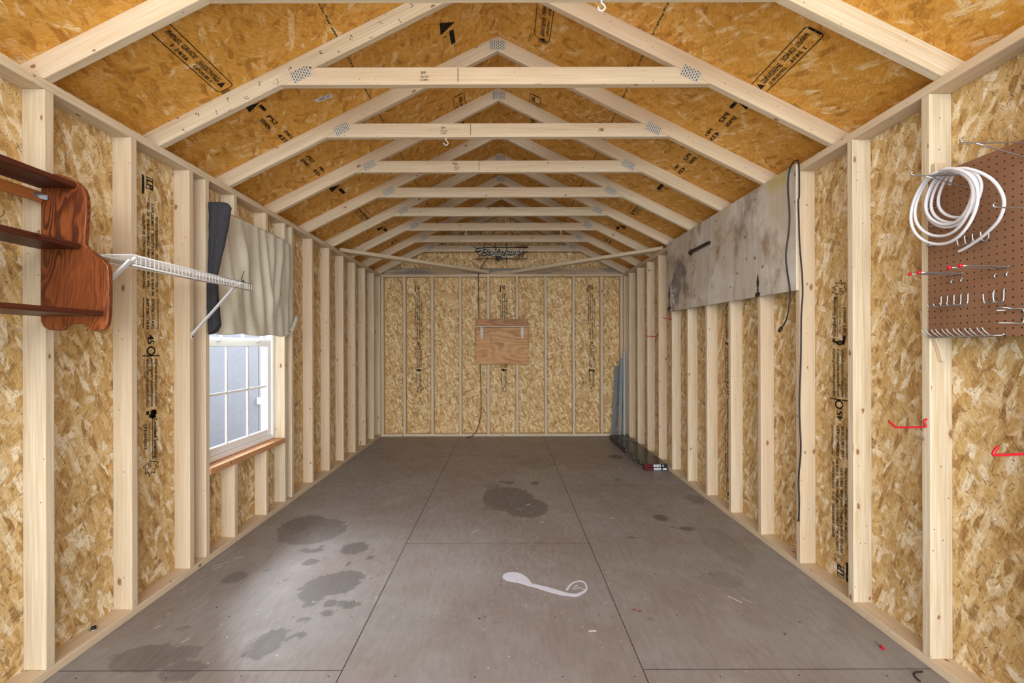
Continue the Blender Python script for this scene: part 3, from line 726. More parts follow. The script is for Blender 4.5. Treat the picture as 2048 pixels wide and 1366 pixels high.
# flat diagonal braces on the plates in the back corners
for s, lb in ((-1, 'flat diagonal brace from the left plate to the middle of the back wall'), (1, 'flat diagonal brace from the right plate to the middle of the back wall')):
    a = Vector((s * 1.765, 5.06 if s < 0 else 5.02, PT + .001)); e = Vector((s * .20 if s < 0 else .17, 6.60, PT + .001))
    d = (e - a).normalized(); n = Vector((-d.y, d.x, 0)) * .0445
    tag(MB().prism([a - n, e - n, e + n, a + n], (0, 0, .038)).bevel(.003, 2).build('corner_brace', 'pine', grain=tuple(d)), lb, 'brace', 'corner braces')

# ================================================================== WINDOW
w = empty('window_1', (0, 0, 0)); struct(w)
def frame_box(b, x0, x1, y0, y1, z0, z1, t):
    b.box((x0, y0, z0), (x1, y0 + t, z1)); b.box((x0, y1 - t, z0), (x1, y1, z1)); b.box((x0, y0 + t, z0), (x1, y1 - t, z0 + t)); b.box((x0, y0 + t, z1 - t), (x1, y1 - t, z1)); return b
fb = MB(); frame_box(fb, -1.895, -1.800, WY0 + .003, WY1 - .003, WZ0 + .001, WZ1 - .001, .032)
frame_box(fb, -1.90, -1.886, WY0 - .05, WY1 + .05, WZ0 - .05, WZ1 + .05, .06)
fb.bevel(.003, 1).build('window_frame', 'vinyl', w)
def sash(name, x0, x1, z0, z1, rail0, rail1, label):
    y0, y1 = WY0 + .036, WY1 - .036; st = .052
    b = MB(); b.box((x0, y0, z0), (x1, y0 + st, z1)).box((x0, y1 - st, z0), (x1, y1, z1)).box((x0, y0 + st, z0), (x1, y1 - st, z0 + rail0)).box((x0, y0 + st, z1 - rail1), (x1, y1 - st, z1))
    o = b.bevel(.003, 1).build(name, 'vinyl', w); o['label'] = label
    xm = (x0 + x1) / 2; m = MB(); gy0, gy1, gz0, gz1 = y0 + st, y1 - st, z0 + rail0, z1 - rail1
    for k in (1, 2):
        yy = gy0 + (gy1 - gy0) * k / 3; m.box((xm - .006, yy - .008, gz0), (xm + .006, yy + .008, gz1))
    zz = gz0 + (gz1 - gz0) * .52; m.box((xm - .0055, gy0, zz - .008), (xm + .0055, gy1, zz + .008))
    m.build('muntin', 'vinyl', o)
    MB().box((xm - .002, gy0 - .002, gz0 - .002), (xm + .002, gy1 + .002, gz1 + .002)).build('pane', 'glass', o)
    return o
sash('lower_sash', -1.842, -1.812, WZ0 + .034, 1.332, .050, .050, 'lower sliding sash')
sash('upper_sash', -1.878, -1.848, 1.300, WZ1 - .034, .045, .045, 'upper sash behind the lower one')
for yy in (3.02, 3.50):
    MB().box((-1.812, yy - .018, 1.318), (-1.800, yy + .018, 1.332)).box((-1.812, yy - .008, 1.332), (-1.802, yy + .012, 1.338)).bevel(.002, 1).build('sash_lock', 'vinyl', w)

# outside: neighbouring building, ground
ext = MB().box((-3.25, .2, -.3), (-3.10, 10.0, 1.88))
for yy in (2.4, 3.6, 4.8, 5.93 + .02, 7.2, 8.4): ext.box((-3.101, yy - .006, -.3), (-3.0985, yy + .006, 1.88), 1)
exterior_wall = struct(ext.build('exterior_wall', ['ext_grey', 'ext_dark']))
bx_ = MB().box((-3.098, 5.89, .555), (-3.05, 5.975, .64)).bevel(.006, 2).build('outlet_box', 'vinyl')
tag(bx_, 'small white electrical box on the grey wall outside the window', 'box')
gm = MB().box((-14, -14, -.5), (14, 22, -.32)); ground = struct(gm.build('ground', 'concrete'))

# ================================================================== CLOTH OVER THE WINDOW
def drape():
    r = empty('hanging_cloth', (-HW, 3.3, 1.36))
    tag(r, 'beige cloth with a navy rolled edge hanging over the top half of the window', 'cloth')
    bm = bmesh.new(); nu, nv = 120, 70; G = []
    def foldf(u, v):
        h = 0.0
        for (ut, ub, wd, am) in ((.10, .22, .030, .018), (.26, .36, .035, .022), (.46, .47, .028, .016), (.55, .60, .022, .020), (.67, .56, .030, .024), (.80, .60, .035, .026), (.90, .86, .03, .014), (.36, .10, .05, .012)):
            c = ut + (ub - ut) * v ** 1.2; h += am * (.35 + .65 * math.sin(PI * min(1, v * .9 + .1))) * math.exp(-((u - c) / wd) ** 2)
        h += .010 * math.sin(u * 23 + v * 4) * v + .006 * math.sin(u * 51 - v * 6) * v
        return h
    for j in range(nv + 1):
        v = j / nv; row = []
        for i in range(nu + 1):
            u = i / nu
            y = 2.805 + (3.885 - 2.805) * u
            top = 2.118 + .012 * math.sin(PI * u) - (.05 * max(0, u - .94) / .06)
            bot = 1.360 + .02 * max(0, (u - .55)) + (.105 * max(0, (u - .86) / .14) ** 1.6) - .006 * math.sin(u * 19)
            z = top + (bot - top) * v
            x = -HW + .006 + foldf(u, v) + .03 * v * math.sin(PI * u) ** .5
            if u > .95: x -= .05 * ((u - .95) / .05) ** 2 * (.4 + .6 * v)
            x = max(x, -HW + .004)
            row.append(bm.verts.new((x + HW, y - 3.3, z - 1.36)))
        G.append(row)
    for j in range(nv):
        for i in range(nu):
            f = bm.faces.new((G[j][i], G[j][i + 1], G[j + 1][i + 1], G[j + 1][i])); f.smooth = True
    b = MB(); b.bm.free(); b.bm = bm
    o = b.build('beige_panel', 'beige', r); m = o.modifiers.new('thickness', 'SOLIDIFY'); m.thickness = .004
    o['label'] = 'beige woven cloth panel'
    # the navy edge rolled toward the room: two soft lobes, thinner in the middle
    bm = bmesh.new(); rings = []; nz = 60; ns = 40
    for j in range(nz + 1):
        v = j / nz; z = 2.135 + (1.365 - 2.135) * v
        wdt = .068 - .040 * min(1, v / .55) + .006 * max(0, (v - .62) / .38)
        if v > .93: wdt *= 1 - .35 * ((v - .93) / .07) ** 2
        if v < .03: wdt *= .82 + 6 * v
        cx = -HW + .004 + wdt; cy = 2.775 + .05 * v * 0 + .006 * math.sin(v * 7); ring = []
        for k in range(ns):
            a = 2 * PI * k / ns
            lobe = 1 - .20 * math.exp(-((math.cos(a) * 1.0 + .05) / .22) ** 2) + .04 * math.sin(3 * a + v * 5) + .02 * math.sin(v * 40 + a * 2)
            ring.append(bm.verts.new((cx + wdt * math.cos(a) * lobe + HW, cy + (.030 + .006 * math.sin(v * 9)) * math.sin(a) * lobe - 3.3, z - 1.36 + .012 * math.cos(a) * (1 if v > .95 else 0))))
        rings.append(ring)
    for j in range(nz):
        for k in range(ns):
            f = bm.faces.new((rings[j][k], rings[j][(k + 1) % ns], rings[j + 1][(k + 1) % ns], rings[j + 1][k])); f.smooth = True
    bm.faces.new(rings[0][::-1]); bm.faces.new(rings[-1])
    b = MB(); b.bm.free(); b.bm = bm
    o = b.build('rolled_edge', 'navy', r); o['label'] = 'navy blue rolled edge of the cloth'
    # turned-up corner flap at the lower right
    bm = bmesh.new(); G = []
    for j in range(9):
        row = []
        for i in range(9):
            u, v = i / 8, j / 8
            y = 3.66 + .23 * u; z0 = 1.385 + .10 * u ** 1.4; z = z0 + (.035 + .05 * u) * v * (1 - .3 * v)
            x = -HW + .075 - .055 * u + .02 * math.sin(PI * v)
            row.append(bm.verts.new((x + HW, y - 3.3, z - 1.36)))
        G.append(row)
    for j in range(8):
        for i in range(8):
            f = bm.faces.new((G[j][i], G[j][i + 1], G[j + 1][i + 1], G[j + 1][i])); f.smooth = True
    b = MB(); b.bm.free(); b.bm = bm
    o = b.build('corner_flap', 'beige', r); m = o.modifiers.new('thickness', 'SOLIDIFY'); m.thickness = .004
drape()

# ================================================================== BROWN WOODEN WALL SHELF
def wood_shelf():
    r = empty('wall_shelf', (-HW, 1.40, 1.34)); L = Vector((-HW, 1.40, 1.34))
    tag(r, 'reddish-brown stained wooden wall shelf with shaped end panel on the left wall', 'shelf')
    out = [(-1.714, 1.936), (-1.650, 1.938), (-1.614, 1.926), (-1.578, 1.906), (-1.552, 1.880), (-1.542, 1.851), (-1.540, 1.795), (-1.546, 1.717), (-1.550, 1.672), (-1.538, 1.655), (-1.515, 1.639), (-1.478, 1.609), (-1.462, 1.590), (-1.457, 1.567),
           (-1.457, 1.483), (-1.459, 1.400), (-1.465, 1.362), (-1.478, 1.345), (-1.497, 1.338), (-1.526, 1.340), (-1.538, 1.356), (-1.560, 1.367), (-1.599, 1.367), (-1.622, 1.356), (-1.634, 1.343), (-1.660, 1.342), (-1.690, 1.346), (-1.707, 1.358), (-1.716, 1.375), (-1.718, 1.400)]
    def panel(y, name):
        b = MB().prism([(x - L.x, y - L.y, z - L.z) for x, z in out], (0, .020, 0)); b.bevel(.004, 2)
        return b.build('side_panel', 'stained', r, (.12, 0, 1))
    panel(1.768, 'a'); panel(.93, 'b')
    def board(z0, z1, depth, mat, back=0.002):
        b = MB().box((back, .952 - L.y, z0 - L.z), (depth, 1.766 - L.y, z1 - L.z)); b.bevel(.006, 2)
        return b.build('shelf_board', mat, r, (0, 1, 0))
    board(1.880, 1.902, .146, 'stained_dark'); board(1.650, 1.672, .162, 'stained_dark'); board(1.396, 1.416, .248, 'stained_dark')
    o = MB().box((.002, .952 - L.y, 1.826 - L.z), (.020, 1.766 - L.y, 1.866 - L.z)).bevel(.004, 2).build('hanging_rail', 'stained_light', r, (0, 1, 0)); o['label'] = 'orange-brown back rail'
    o = MB().box((.0205, 1.728 - L.y, 1.838 - L.z), (.0235, 1.764 - L.y, 1.858 - L.z)).box((.0205, 1.7605 - L.y, 1.836 - L.z), (.040, 1.7635 - L.y, 1.854 - L.z)).build('angle_bracket', 'zinc', r); o['label'] = 'small shiny metal angle bracket'
    o = MB().box((.004, 1.60 - L.y, 1.4165 - L.z), (.024, 1.66 - L.y, 1.4195 - L.z)).ball((.012, 1.62 - L.y, 1.421 - L.z), .005).ball((.012, 1.648 - L.y, 1.421 - L.z), .005).build('angle_bracket', 'black_iron', r); o['label'] = 'small dark metal bracket with shiny screws'
wood_shelf()

# ================================================================== WHITE WIRE SHELF
def wire_shelf():
    y0, y1, z, d = 1.880, 2.765, 1.650, .266; L = Vector((-HW, y0, z))
    r = empty('wire_shelf', L); tag(r, 'white coated wire shelf with two diagonal braces on the left wall', 'shelf')
    b = MB()
    bk = .075                                                       # the far end stands off the wall
    for x in (0, .5, 1): b.tube([(.006 + (d - .006) * x, 0, 0), (bk + (d - bk) * x, y1 - y0, 0)], .0030, 8)
    n = 36
    for k in range(n + 1):
        yy = (y1 - y0) * k / n; b.tube([(.006 + (bk - .006) * k / n, yy, .003), (d, yy, .003)], .0015, 5)
    o = b.build('deck', 'white_metal', r); o['label'] = 'deck of closely set white wires'
    b = MB()
    b.tube([(d + .003, 0, 0), (d + .003, y1 - y0, 0)], .0032, 8); b.tube([(d + .003, 0, -.040), (d + .003, y1 - y0, -.040)], .0032, 8)
    for k in range(36):
        yy = (y1 - y0) * (k + .5) / 36; b.tube([(d + .0045, yy, .002), (d + .0045, yy, -.042)], .0017, 6)
    o = b.build('front_lip', 'white_metal', r); o['label'] = 'front lip of vertical white wires'
    for ya, fz in ((1.884, -.262), (2.629, -.300)):
        b = MB(); p = Vector((d - .010, ya - y0, -.018)); q = Vector((.0025, ya - y0, fz))
        dd = (q - p).normalized(); n2 = Vector((0, .009, 0)); n3 = dd.cross(Vector((0, 1, 0))) * .004
        b.prism([p - n2 - n3, p + n2 - n3, p + n2 + n3, p - n2 + n3], q - p)
        b.tube([p + Vector((0, 0, -.004)), p + Vector((.02, 0, .012))], .006, 8); b.box((.0005, ya - y0 - .009, fz - .025), (.004, ya - y0 + .009, fz + .01))
        o = b.build('brace', 'white_metal', r); MB().ball((.005, ya - y0, fz - .013), .0045).build('screw', 'black_iron', o)
    o = MB().tube(smooth_path([(d + .008, 2.66 - y0, .0), (d - .004, 2.66 - y0, .012), (d + .004, 2.668 - y0, .05), (d + .010, 2.672 - y0, .064)], 4), .0018, 6).ball((d + .007, 2.66 - y0, .004), .006).build('cable_tie', 'black', r); o['label'] = 'black cable tie'
wire_shelf()

# ================================================================== BACK WALL BOARD
def back_board():
    r = empty('backing_board', (0, YB, 1.024)); tag(r, 'small varnished plywood board with a narrow ledge on the back wall', 'board')
    o = MB().box((-.369, -.013, 0), (.369, -.001, .645)).bevel(.002, 1).build('panel', 'ply_warm', r, (1, 0, 0))
    b = MB()
    put_line(b.bm, [(-.155, .405), (-.163, .36), (-.160, .325)], .006, lambda u, v: (u, -.0137, v)); put_line(b.bm, [(-.163, .365), (-.145, .35), (-.150, .325), (-.160, .325)], .005, lambda u, v: (u, -.0137, v))
    b.build('pencil_mark', 'black_iron', o, recalc=False)
    o = MB().box((-.366, -.034, .5425), (.366, -.0135, .643)).bevel(.002, 1).build('top_strip', 'ply_dark', r, (1, 0, 0)); o['label'] = 'darker brown strip above the ledge'
    MB().box((-.386, -.105, .527), (.386, -.0135, .541)).bevel(.002, 1).build('ledge', 'pine', r, (1, 0, 0))
    for x in (-.288, .288):
        b = MB().prism([(x - .020, -.0135, .526), (x + .020, -.0135, .526), (x + .014, -.0135, .40), (x, -.0135, .345), (x - .014, -.0135, .40)], (0, -.003, 0))
        b.prism([(x - .003, -.016, .526), (x - .003, -.095, .526), (x - .003, -.090, .516), (x - .003, -.020, .37), (x - .003, -.016, .36)], (.006, 0, 0)); b.box((x - .02, -.095, .5235), (x + .02, -.0165, .5265))
        b.build('bracket', 'white_metal', r)
back_board()

# ================================================================== NEON SIGN
def neon():
    r = empty('neon_sign', (.0133, 6.575, 2.45)); L = Vector((.0133, 6.575, 2.45)); tag(r, 'unlit neon beer sign in script letters hanging on the rear gable truss', 'sign')
    K = lambda zx, zy, y: ((zx - 1000) / 2139.0, y, 2.854 - zy / 2150.0 - L.z)
    strokes = [[(230, 490), (170, 465), (215, 410), (330, 395), (400, 420), (330, 475), (240, 495)], [(400, 425), (345, 530), (290, 622)], [(450, 430), (390, 530), (330, 625)],
               [(450, 430), (535, 440), (520, 495), (440, 520), (535, 535), (520, 590), (430, 622), (375, 600)], [(590, 515), (560, 590), (600, 607), (660, 560), (690, 515), (662, 590), (700, 605)],
               [(800, 530), (740, 528), (712, 580), (750, 607), (800, 560), (885, 440)], [(805, 555), (795, 598), (840, 600)], [(880, 520), (868, 590), (918, 604), (965, 530), (950, 590), (1000, 604), (1060, 525)],
               [(1105, 575), (1180, 545), (1190, 502), (1135, 515), (1105, 580), (1150, 607), (1215, 580)], [(1245, 515), (1222, 590), (1262, 602)], [(1270, 600), (1335, 515), (1352, 590), (1300, 606)],
               [(1395, 575), (1470, 545), (1482, 503), (1425, 515), (1395, 580), (1440, 607), (1505, 580)], [(1540, 515), (1510, 602)], [(1520, 565), (1580, 518), (1665, 520)]]
    b = MB()
    for s in strokes: b.tube(smooth_path([K(x, y, -.045) for x, y in s], 5), .0050, 8)
    b.ball(K(1275, 468, -.045), .008)
    o = b.build('lettering', 'neon_tube', r); o['label'] = 'pale glass tube script lettering'
    b = MB()
    for s in ([(500, 655), (600, 672), (700, 648), (830, 640), (950, 652), (1080, 690), (1200, 692), (1350, 655), (1420, 640)], [(1100, 640), (1200, 668), (1330, 664), (1450, 630)]): b.tube(smooth_path([K(x, y, -.040) for x, y in s], 5), .0045, 8)
    o = b.build('swash', 'neon_tube', r); o['label'] = 'pale glass underline tubes'
    b = MB()
    for s in ([(1330, 395), (1740, 335)], [(1340, 400), (1770, 380)], [(510, 270), (790, 400)], [(480, 290), (440, 390)], [(1660, 400), (1600, 560)], [(220, 760), (340, 780)], [(240, 690), (310, 640)], [(1260, 745), (1420, 790), (1500, 700)], [(1540, 620), (1480, 760)]):
        o = MB().tube(smooth_path([K(x, y, -.030) for x, y in s], 3), .0045, 6).build('border_tube', 'neon_red', r); o['label'] = 'dark red border tube'
    b = MB()
    for s in ([(150, 385), (1760, 400)], [(150, 730), (1770, 738)], [(160, 515), (1760, 525)], [(790, 240), (795, 910)], [(1125, 250), (1118, 910)]): b.tube([K(*s[0], -.014), K(*s[1], -.014)], .0058, 6)
    for s in ([(130, 340), (150, 385)], [(80, 745), (150, 730)], [(1690, 770), (1700, 840)]): b.tube([K(*s[0], -.014), K(*s[1], -.014)], .004, 6)
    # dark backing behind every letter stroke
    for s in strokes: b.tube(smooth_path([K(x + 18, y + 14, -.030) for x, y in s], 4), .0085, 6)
    b.prism([K(1640, 520, -.02), K(1660, 560, -.02), K(1590, 705, -.02), K(1545, 690, -.02)], (0, -.012, 0))
    o = b.build('frame', 'black_iron', r); o['label'] = 'black metal grid frame'
    a0, a1 = K(790, 655, -.045), K(965, 745, -.002)
    o = MB().box((a0[0], -.045, a1[2]), (a1[0], -.006, a0[2])).bevel(.004, 1).build('transformer', 'black', r); o['label'] = 'black transformer box'
    b = MB().tube([K(840, 372, -.035), K(1075, 370, -.035)], .0075, 10); o = b.build('electrode', 'neon_tube', r); o['label'] = 'pale horizontal electrode tube'
    b = MB()
    for s in ([(820, 770), (905, 770)], [(830, 800), (915, 800)], [(968, 745), (968, 810)]): MB().tube([K(*s[0], -.02), K(*s[1], -.02)], .005, 6).build('socket', 'black', r)
neon()
tag(MB().tube(smooth_path([(-.18, 6.545, 2.52), (-.24, 6.56, 2.47), (-.30, 6.60, 2.385), (-.326, 6.618, 2.35), (-.334, 6.626, 2.29), (-.334, 6.626, 2.0), (-.332, 6.645, 1.75), (-.325, 6.665, 1.60), (-.315, 6.668, 1.2), (-.3125, 6.645, 1.0), (-.305, 6.625, .8), (-.299, 6.62, .55), (-.303, 6.615, .32), (-.345, 6.60, .13), (-.40, 6.57, .045), (-.44, 6.55, .012), (-.475, 6.53, .009)], 6), .0052, 8).box((-.495, 6.515, .002), (-.465, 6.535, .018)).build('power_cord', 'black'),
    'thin black cord running from the neon sign down behind the board to the floor', 'cord')

# ================================================================== GREY PLYWOOD DOOR ON THE RIGHT WALL
def old_door():
    r = empty('plywood_door', (HW, 2.655, 1.60)); L = Vector((HW, 2.655, 1.60)); tag(r, 'weathered grey plywood door panel hung sideways high on the right wall', 'door panel')
    b = MB(); x0, x1 = -.019, -.001
    b.prism([(x1, 0, -.006), (x1, 2.11, .028), (x1, 2.12, .725), (x1, 0, .714)], (x0 - x1, 0, 0)); b.bevel(.0015, 1)
    for f in b.bm.faces:
        if f.calc_center_median().y < .004: f.material_index = 1
    o = b.build('panel', ['old_door', 'ply_edge'], r)
    uvl = o.data.uv_layers[0].data                                  # shift to wall metres for the marks
    for d in uvl: d.uv = (d.uv[0] + L.y, d.uv[1] + L.z)
    b = MB().box((x0 - .024, 1.09, .498), (x0 - .010, 1.50, .522)).box((x0 - .012, 1.10, .50), (x0 - .0005, 1.125, .52)).box((x0 - .012, 1.465, .50), (x0 - .0005, 1.49, .52)).box((x0 - .003, 1.485, .485), (x0 - .0005, 1.52, .54)).bevel(.003, 1)
    o = b.build('handle', 'black_iron', r); o['label'] = 'long black bar handle'
    def hinge(yc, zb, k):
        b = MB(); F = lambda pts: b.prism([(x0 - .0005, yc + p[0] * k, zb + p[1] * k) for p in pts], (-.004, 0, 0))
        F([(-.006, .03), (.006, .03), (.010, .06), (.004, .075), (.013, .10), (.016, .13), (.0, .20), (-.016, .13), (-.013, .10), (-.004, .075), (-.010, .06)]); F([(-.032, .012), (.032, .012), (.032, .034), (-.032, .034)]); F([(-.015, -.004), (.015, -.004), (.015, .012), (-.015, .012)])
        b.tube([(x0 - .006, yc - .02, zb + .005), (x0 - .006, yc + .02, zb + .005)], .006, 8)
        for p in ((0, .05), (0, .11), (-.022, .023), (.022, .023)): b.ball((x0 - .005, yc + p[0] * k, zb + p[1] * k), .004)
        o = b.build('hinge', 'black_iron', r); o['label'] = 'black spear-shaped strap hinge'
    hinge(.40, .002, .72); hinge(2.05, .032, 1.30)
    b = MB()
    for y_, z_, l_ in ((1.945, .03, .30), (1.93, .03, .18)): b.tube([(x0 - .003, y_, z_), (x0 - .003, y_, z_ + l_)], .004, 6)
    for i in range(6): b.ball((x0 - .004, 1.94 + .012 * (i % 2), .05 + .045 * i), .008)
    o = b.build('latch_strip', 'zinc', r); o['label'] = 'bright metal latch strip at the far edge'
old_door()
cord = [(1.690, 2.779, 1.384), (1.690, 2.749, 1.406), (1.692, 2.722, 1.453), (1.694, 2.705, 1.54), (1.696, 2.704, 1.601), (1.697, 2.732, 1.714), (1.697, 2.743, 1.819), (1.697, 2.714, 1.95), (1.697, 2.708, 2.05), (1.697, 2.722, 2.205), (1.697, 2.713, 2.283), (1.697, 2.685, 2.322), (1.703, 2.655, 2.332), (1.706, 2.640, 2.320),
        (1.707, 2.634, 2.256), (1.707, 2.634, 2.124), (1.706, 2.640, 2.096), (1.706, 2.636, 1.996), (1.707, 2.632, 1.862), (1.708, 2.622, 1.761), (1.709, 2.612, 1.661), (1.711, 2.612, 1.563), (1.711, 2.624, 1.446), (1.712, 2.631, 1.197), (1.713, 2.645, .97), (1.712, 2.641, .829), (1.712, 2.633, .689), (1.713, 2.656, .513), (1.712, 2.648, .402), (1.712, 2.653, .287)]
tag(MB().tube(smooth_path(cord, 6), .0042, 8).tube([(1.690, 2.776, 1.386), (1.689, 2.80, 1.365)], .009, 8).ball((1.711, 2.655, .283), .007).build('extension_cord', 'black'), 'black cord looped over the near top corner of the grey plywood door', 'cord')

# ================================================================== PEGBOARD AND ITS HOOKS
XP = HW - .008                                                     # room face of the board
def pegboard():
    r = empty('pegboard', (HW, 1.5, 1.30)); tag(r, 'brown perforated hardboard panel hung on the right wall', 'pegboard')
    b = MB().box((-.006, -.88, .006), (-.0005, .341, .640)); o = b.build('panel', 'pegboard', r)
    for d in o.data.uv_layers[0].data: d.uv = (d.uv[0] + .004, d.uv[1] + .004)
    MB().prism([(.030, .3405, -.085), (.017, .3405, -.03), (.004, .3405, .0), (.004, .3405, .69), (.052, .3405, .69), (.052, .3405, .0), (.040, .3405, -.085)], (0, -.020, 0)).bevel(.002, 1).build('spacer_strip', 'pine', r, (0, 0, 1))
pegboard()
PG = 'hooks on the pegboard'
def hook(name, base, paths, r, mat, label, cat='hook', group=PG, tips=None, tipmat=None, plate=None):
    e = empty(name, base); tag(e, label, cat, group); B = Vector(base)
    b = MB()
    for p in paths: b.tube(smooth_path([Vector(q) - B for q in p], 4), r, 8)
    b.build('wire', mat, e)
    if tips:
        for t in tips: o = MB().ball(Vector(t) - B, .007).build('tip', tipmat or 'red', e); o['label'] = 'red plastic tip'
    return e
X = XP
# straight double-wire hooks sticking out into the room
def long_hook(y, z, ln, label, dy=0.0, tip_up=.016, brace=True):
    p = [[(X + .004, y, z - .012), (X, y, z), (X - ln, y + dy, z), (X - ln - .004, y + dy, z + tip_up)]]
    if brace: p.append([(X, y, z - .001), (X, y, z - .045), (X - .006, y, z - .047), (X - ln * .82, y + dy, z - .002)])
    return hook('peg_hook', (X, y, z), p, .0024, 'zinc', label)
long_hook(1.665, 1.884, .205, 'long steel peg hook carrying the coil of white cable')
long_hook(1.490, 1.925, .20, 'long steel peg hook at the top edge of the pegboard, above the white cable')
long_hook(1.430, 1.700, .16, 'steel peg hook at the right edge of the frame, level with the white cable', brace=False)
def pair_hook(y, z, ln, label, dz=0):
    a = .019
    ps = [[(X + .003, y + s * a, z - .03), (X - .003, y + s * a, z - .026), (X - .004, y + s * a, z), (X - ln, y + s * a, z + .004)] for s in (-1, 1)]
    ps.append([(X - .004, y - a - .012, z + .001), (X - .004, y + a, z + .001)])
    return hook('peg_hook', (X, y, z), ps, .0026, 'zinc', label, tips=[(X - ln, y + s * a, z + .004) for s in (-1, 1)])
pair_hook(1.725, 1.540, .155, 'double prong peg hook with red tips, nearer the white cable end'); pair_hook(1.570, 1.538, .155, 'double prong peg hook with red tips, nearer the right edge of the frame')
def jhook(y, z, label, h=.036, d=.030, up=.018, sx=0.0, name='peg_hook', group=PG):
    pth = [(X + .004, y, z + .004), (X - .003, y, z), (X - .004, y, z - h + .012), (X - .012, y, z - h), (X - d + .006, y, z - h), (X - d, y, z - h + .010), (X - d - .002, y, z - h + up)]
    return hook(name, (X, y, z), [pth], .0026, 'zinc', label, group=group)
for i, y in enumerate((1.782, 1.757, 1.731, 1.705, 1.679)):
    jhook(y, 1.462, ['farthest', 'second farthest', 'middle', 'second nearest', 'nearest'][i] + ' of the five steel hooks in a row low on the pegboard', h=.038, d=.055, up=.008)
jhook(1.590, 1.462, 'left of the two steel J hooks right of the row of five', .042, .038, .034); jhook(1.558, 1.463, 'right of the two steel J hooks right of the row of five', .042, .038, .034)
for i, y in enumerate((1.690, 1.662, 1.634, 1.606)):
    jhook(y, 1.672, ['farthest', 'second farthest', 'second nearest', 'nearest'][i] + ' of the four J hooks by the loose end of the white cable', .034, .030, .032)
def loop_hook(y, z, label, a=.012):
    return hook('peg_hook', (X, y, z), [[(X + .002, y - .02, z + .006), (X - .004, y - .018, z), (X - .010, y, z - .002), (X - .012, y + a, z), (X - .028, y + a, z - .004), (X - .030, y - .004, z - .006), (X - .012, y - .004, z - .004)]], .0022, 'zinc', label)
loop_hook(1.805, 1.668, 'small bent wire hook at the far edge of the pegboard, under the white cable'); loop_hook(1.800, 1.742, 'small bent wire hook seen through the lower loops of the white cable'); loop_hook(1.812, 1.812, 'small bent wire hook seen through the middle loops of the white cable')
hook('peg_hook', (X, 1.53, 1.39), [[(X - .03, 1.555, 1.398), (X - .034, 1.535, 1.402), (X - .012, 1.522, 1.396), (X - .008, 1.545, 1.394), (X - .028, 1.560, 1.394)], [(X - .012, 1.522, 1.396), (X - .002, 1.500, 1.392), (X - .004, 1.500, 1.350), (X - .016, 1.522, 1.350), (X - .040, 1.545, 1.352)]], .0026, 'zinc', 'bent wire tool clip on the pegboard at the right edge of the frame')
# comb-like rack of tilted wire prongs along the bottom
rk = empty('tool_rack', (X, 1.70, 1.315)); tag(rk, 'wire prong rack along the bottom edge of the pegboard', 'rack', PG)
MB().tube([(-.006, -.14, -.004), (-.006, .13, -.006)], .0026, 8).tube([(-.006, -.14, -.004), (.003, -.14, .006)], .0026, 8).tube([(-.006, .13, -.006), (.003, .13, .004)], .0026, 8).build('rail', 'zinc', rk)
for i in range(6):
    for dy in (-.009, .009):
        y = .112 - .043 * i + dy
        MB().tube(smooth_path([(-.006, y, -.006), (-.020, y - .001, -.002), (-.034, y + .004, .012), (-.040, y + .006, .024)], 4), .0021, 6).build('prong', 'zinc', rk)
# white cable coil
def coil():
    pts = []
    def ell(cy, cz, ry, rz, x, a0, a1, n, tilt=.35, grow=0.0):
        for k in range(n):
            a = a0 + (a1 - a0) * k / n; u, v = (ry + grow * k) * math.cos(a), (rz + grow * k) * math.sin(a)
            y = cy + u * math.cos(tilt) - v * math.sin(tilt); z = cz + u * math.sin(tilt) + v * math.cos(tilt)
            pts.append((x - .010 * math.sin(a) + .004 * math.sin(3 * a), y, z))
    T2 = 2 * PI
    # y grows away from the camera; the loops all hang from the hook at (1.665, 1.884)
    for i, (ry, rz, x, cy) in enumerate(((.078, .080, 1.655, 1.655), (.086, .088, 1.642, 1.662), (.092, .096, 1.630, 1.664), (.088, .092, 1.618, 1.656), (.110, .112, 1.604, 1.664), (.126, .128, 1.590, 1.650))):
        ell(cy, 1.894 - rz, ry, rz, x, PI / 2, PI / 2 + T2, 28, .12)
    tail = [(1.585, 1.640, 1.892), (1.60, 1.57, 1.872), (1.620, 1.510, 1.815), (1.638, 1.490, 1.745), (1.652, 1.515, 1.690), (1.662, 1.565, 1.655), (1.672, 1.615, 1.635), (1.678, 1.655, 1.622), (1.680, 1.680, 1.616)]
    path = [(1.666, 1.700, 1.862), (1.662, 1.690, 1.880), (1.660, 1.672, 1.892)] + pts[2:] + [tuple(q) for q in smooth_path(tail, 6)]
    return MB().tube(smooth_path(path, 2), .0052, 8).build('cable_coil', 'cable_white')
tag(coil(), 'coil of white cable hanging from a long hook on the pegboard', 'cable')

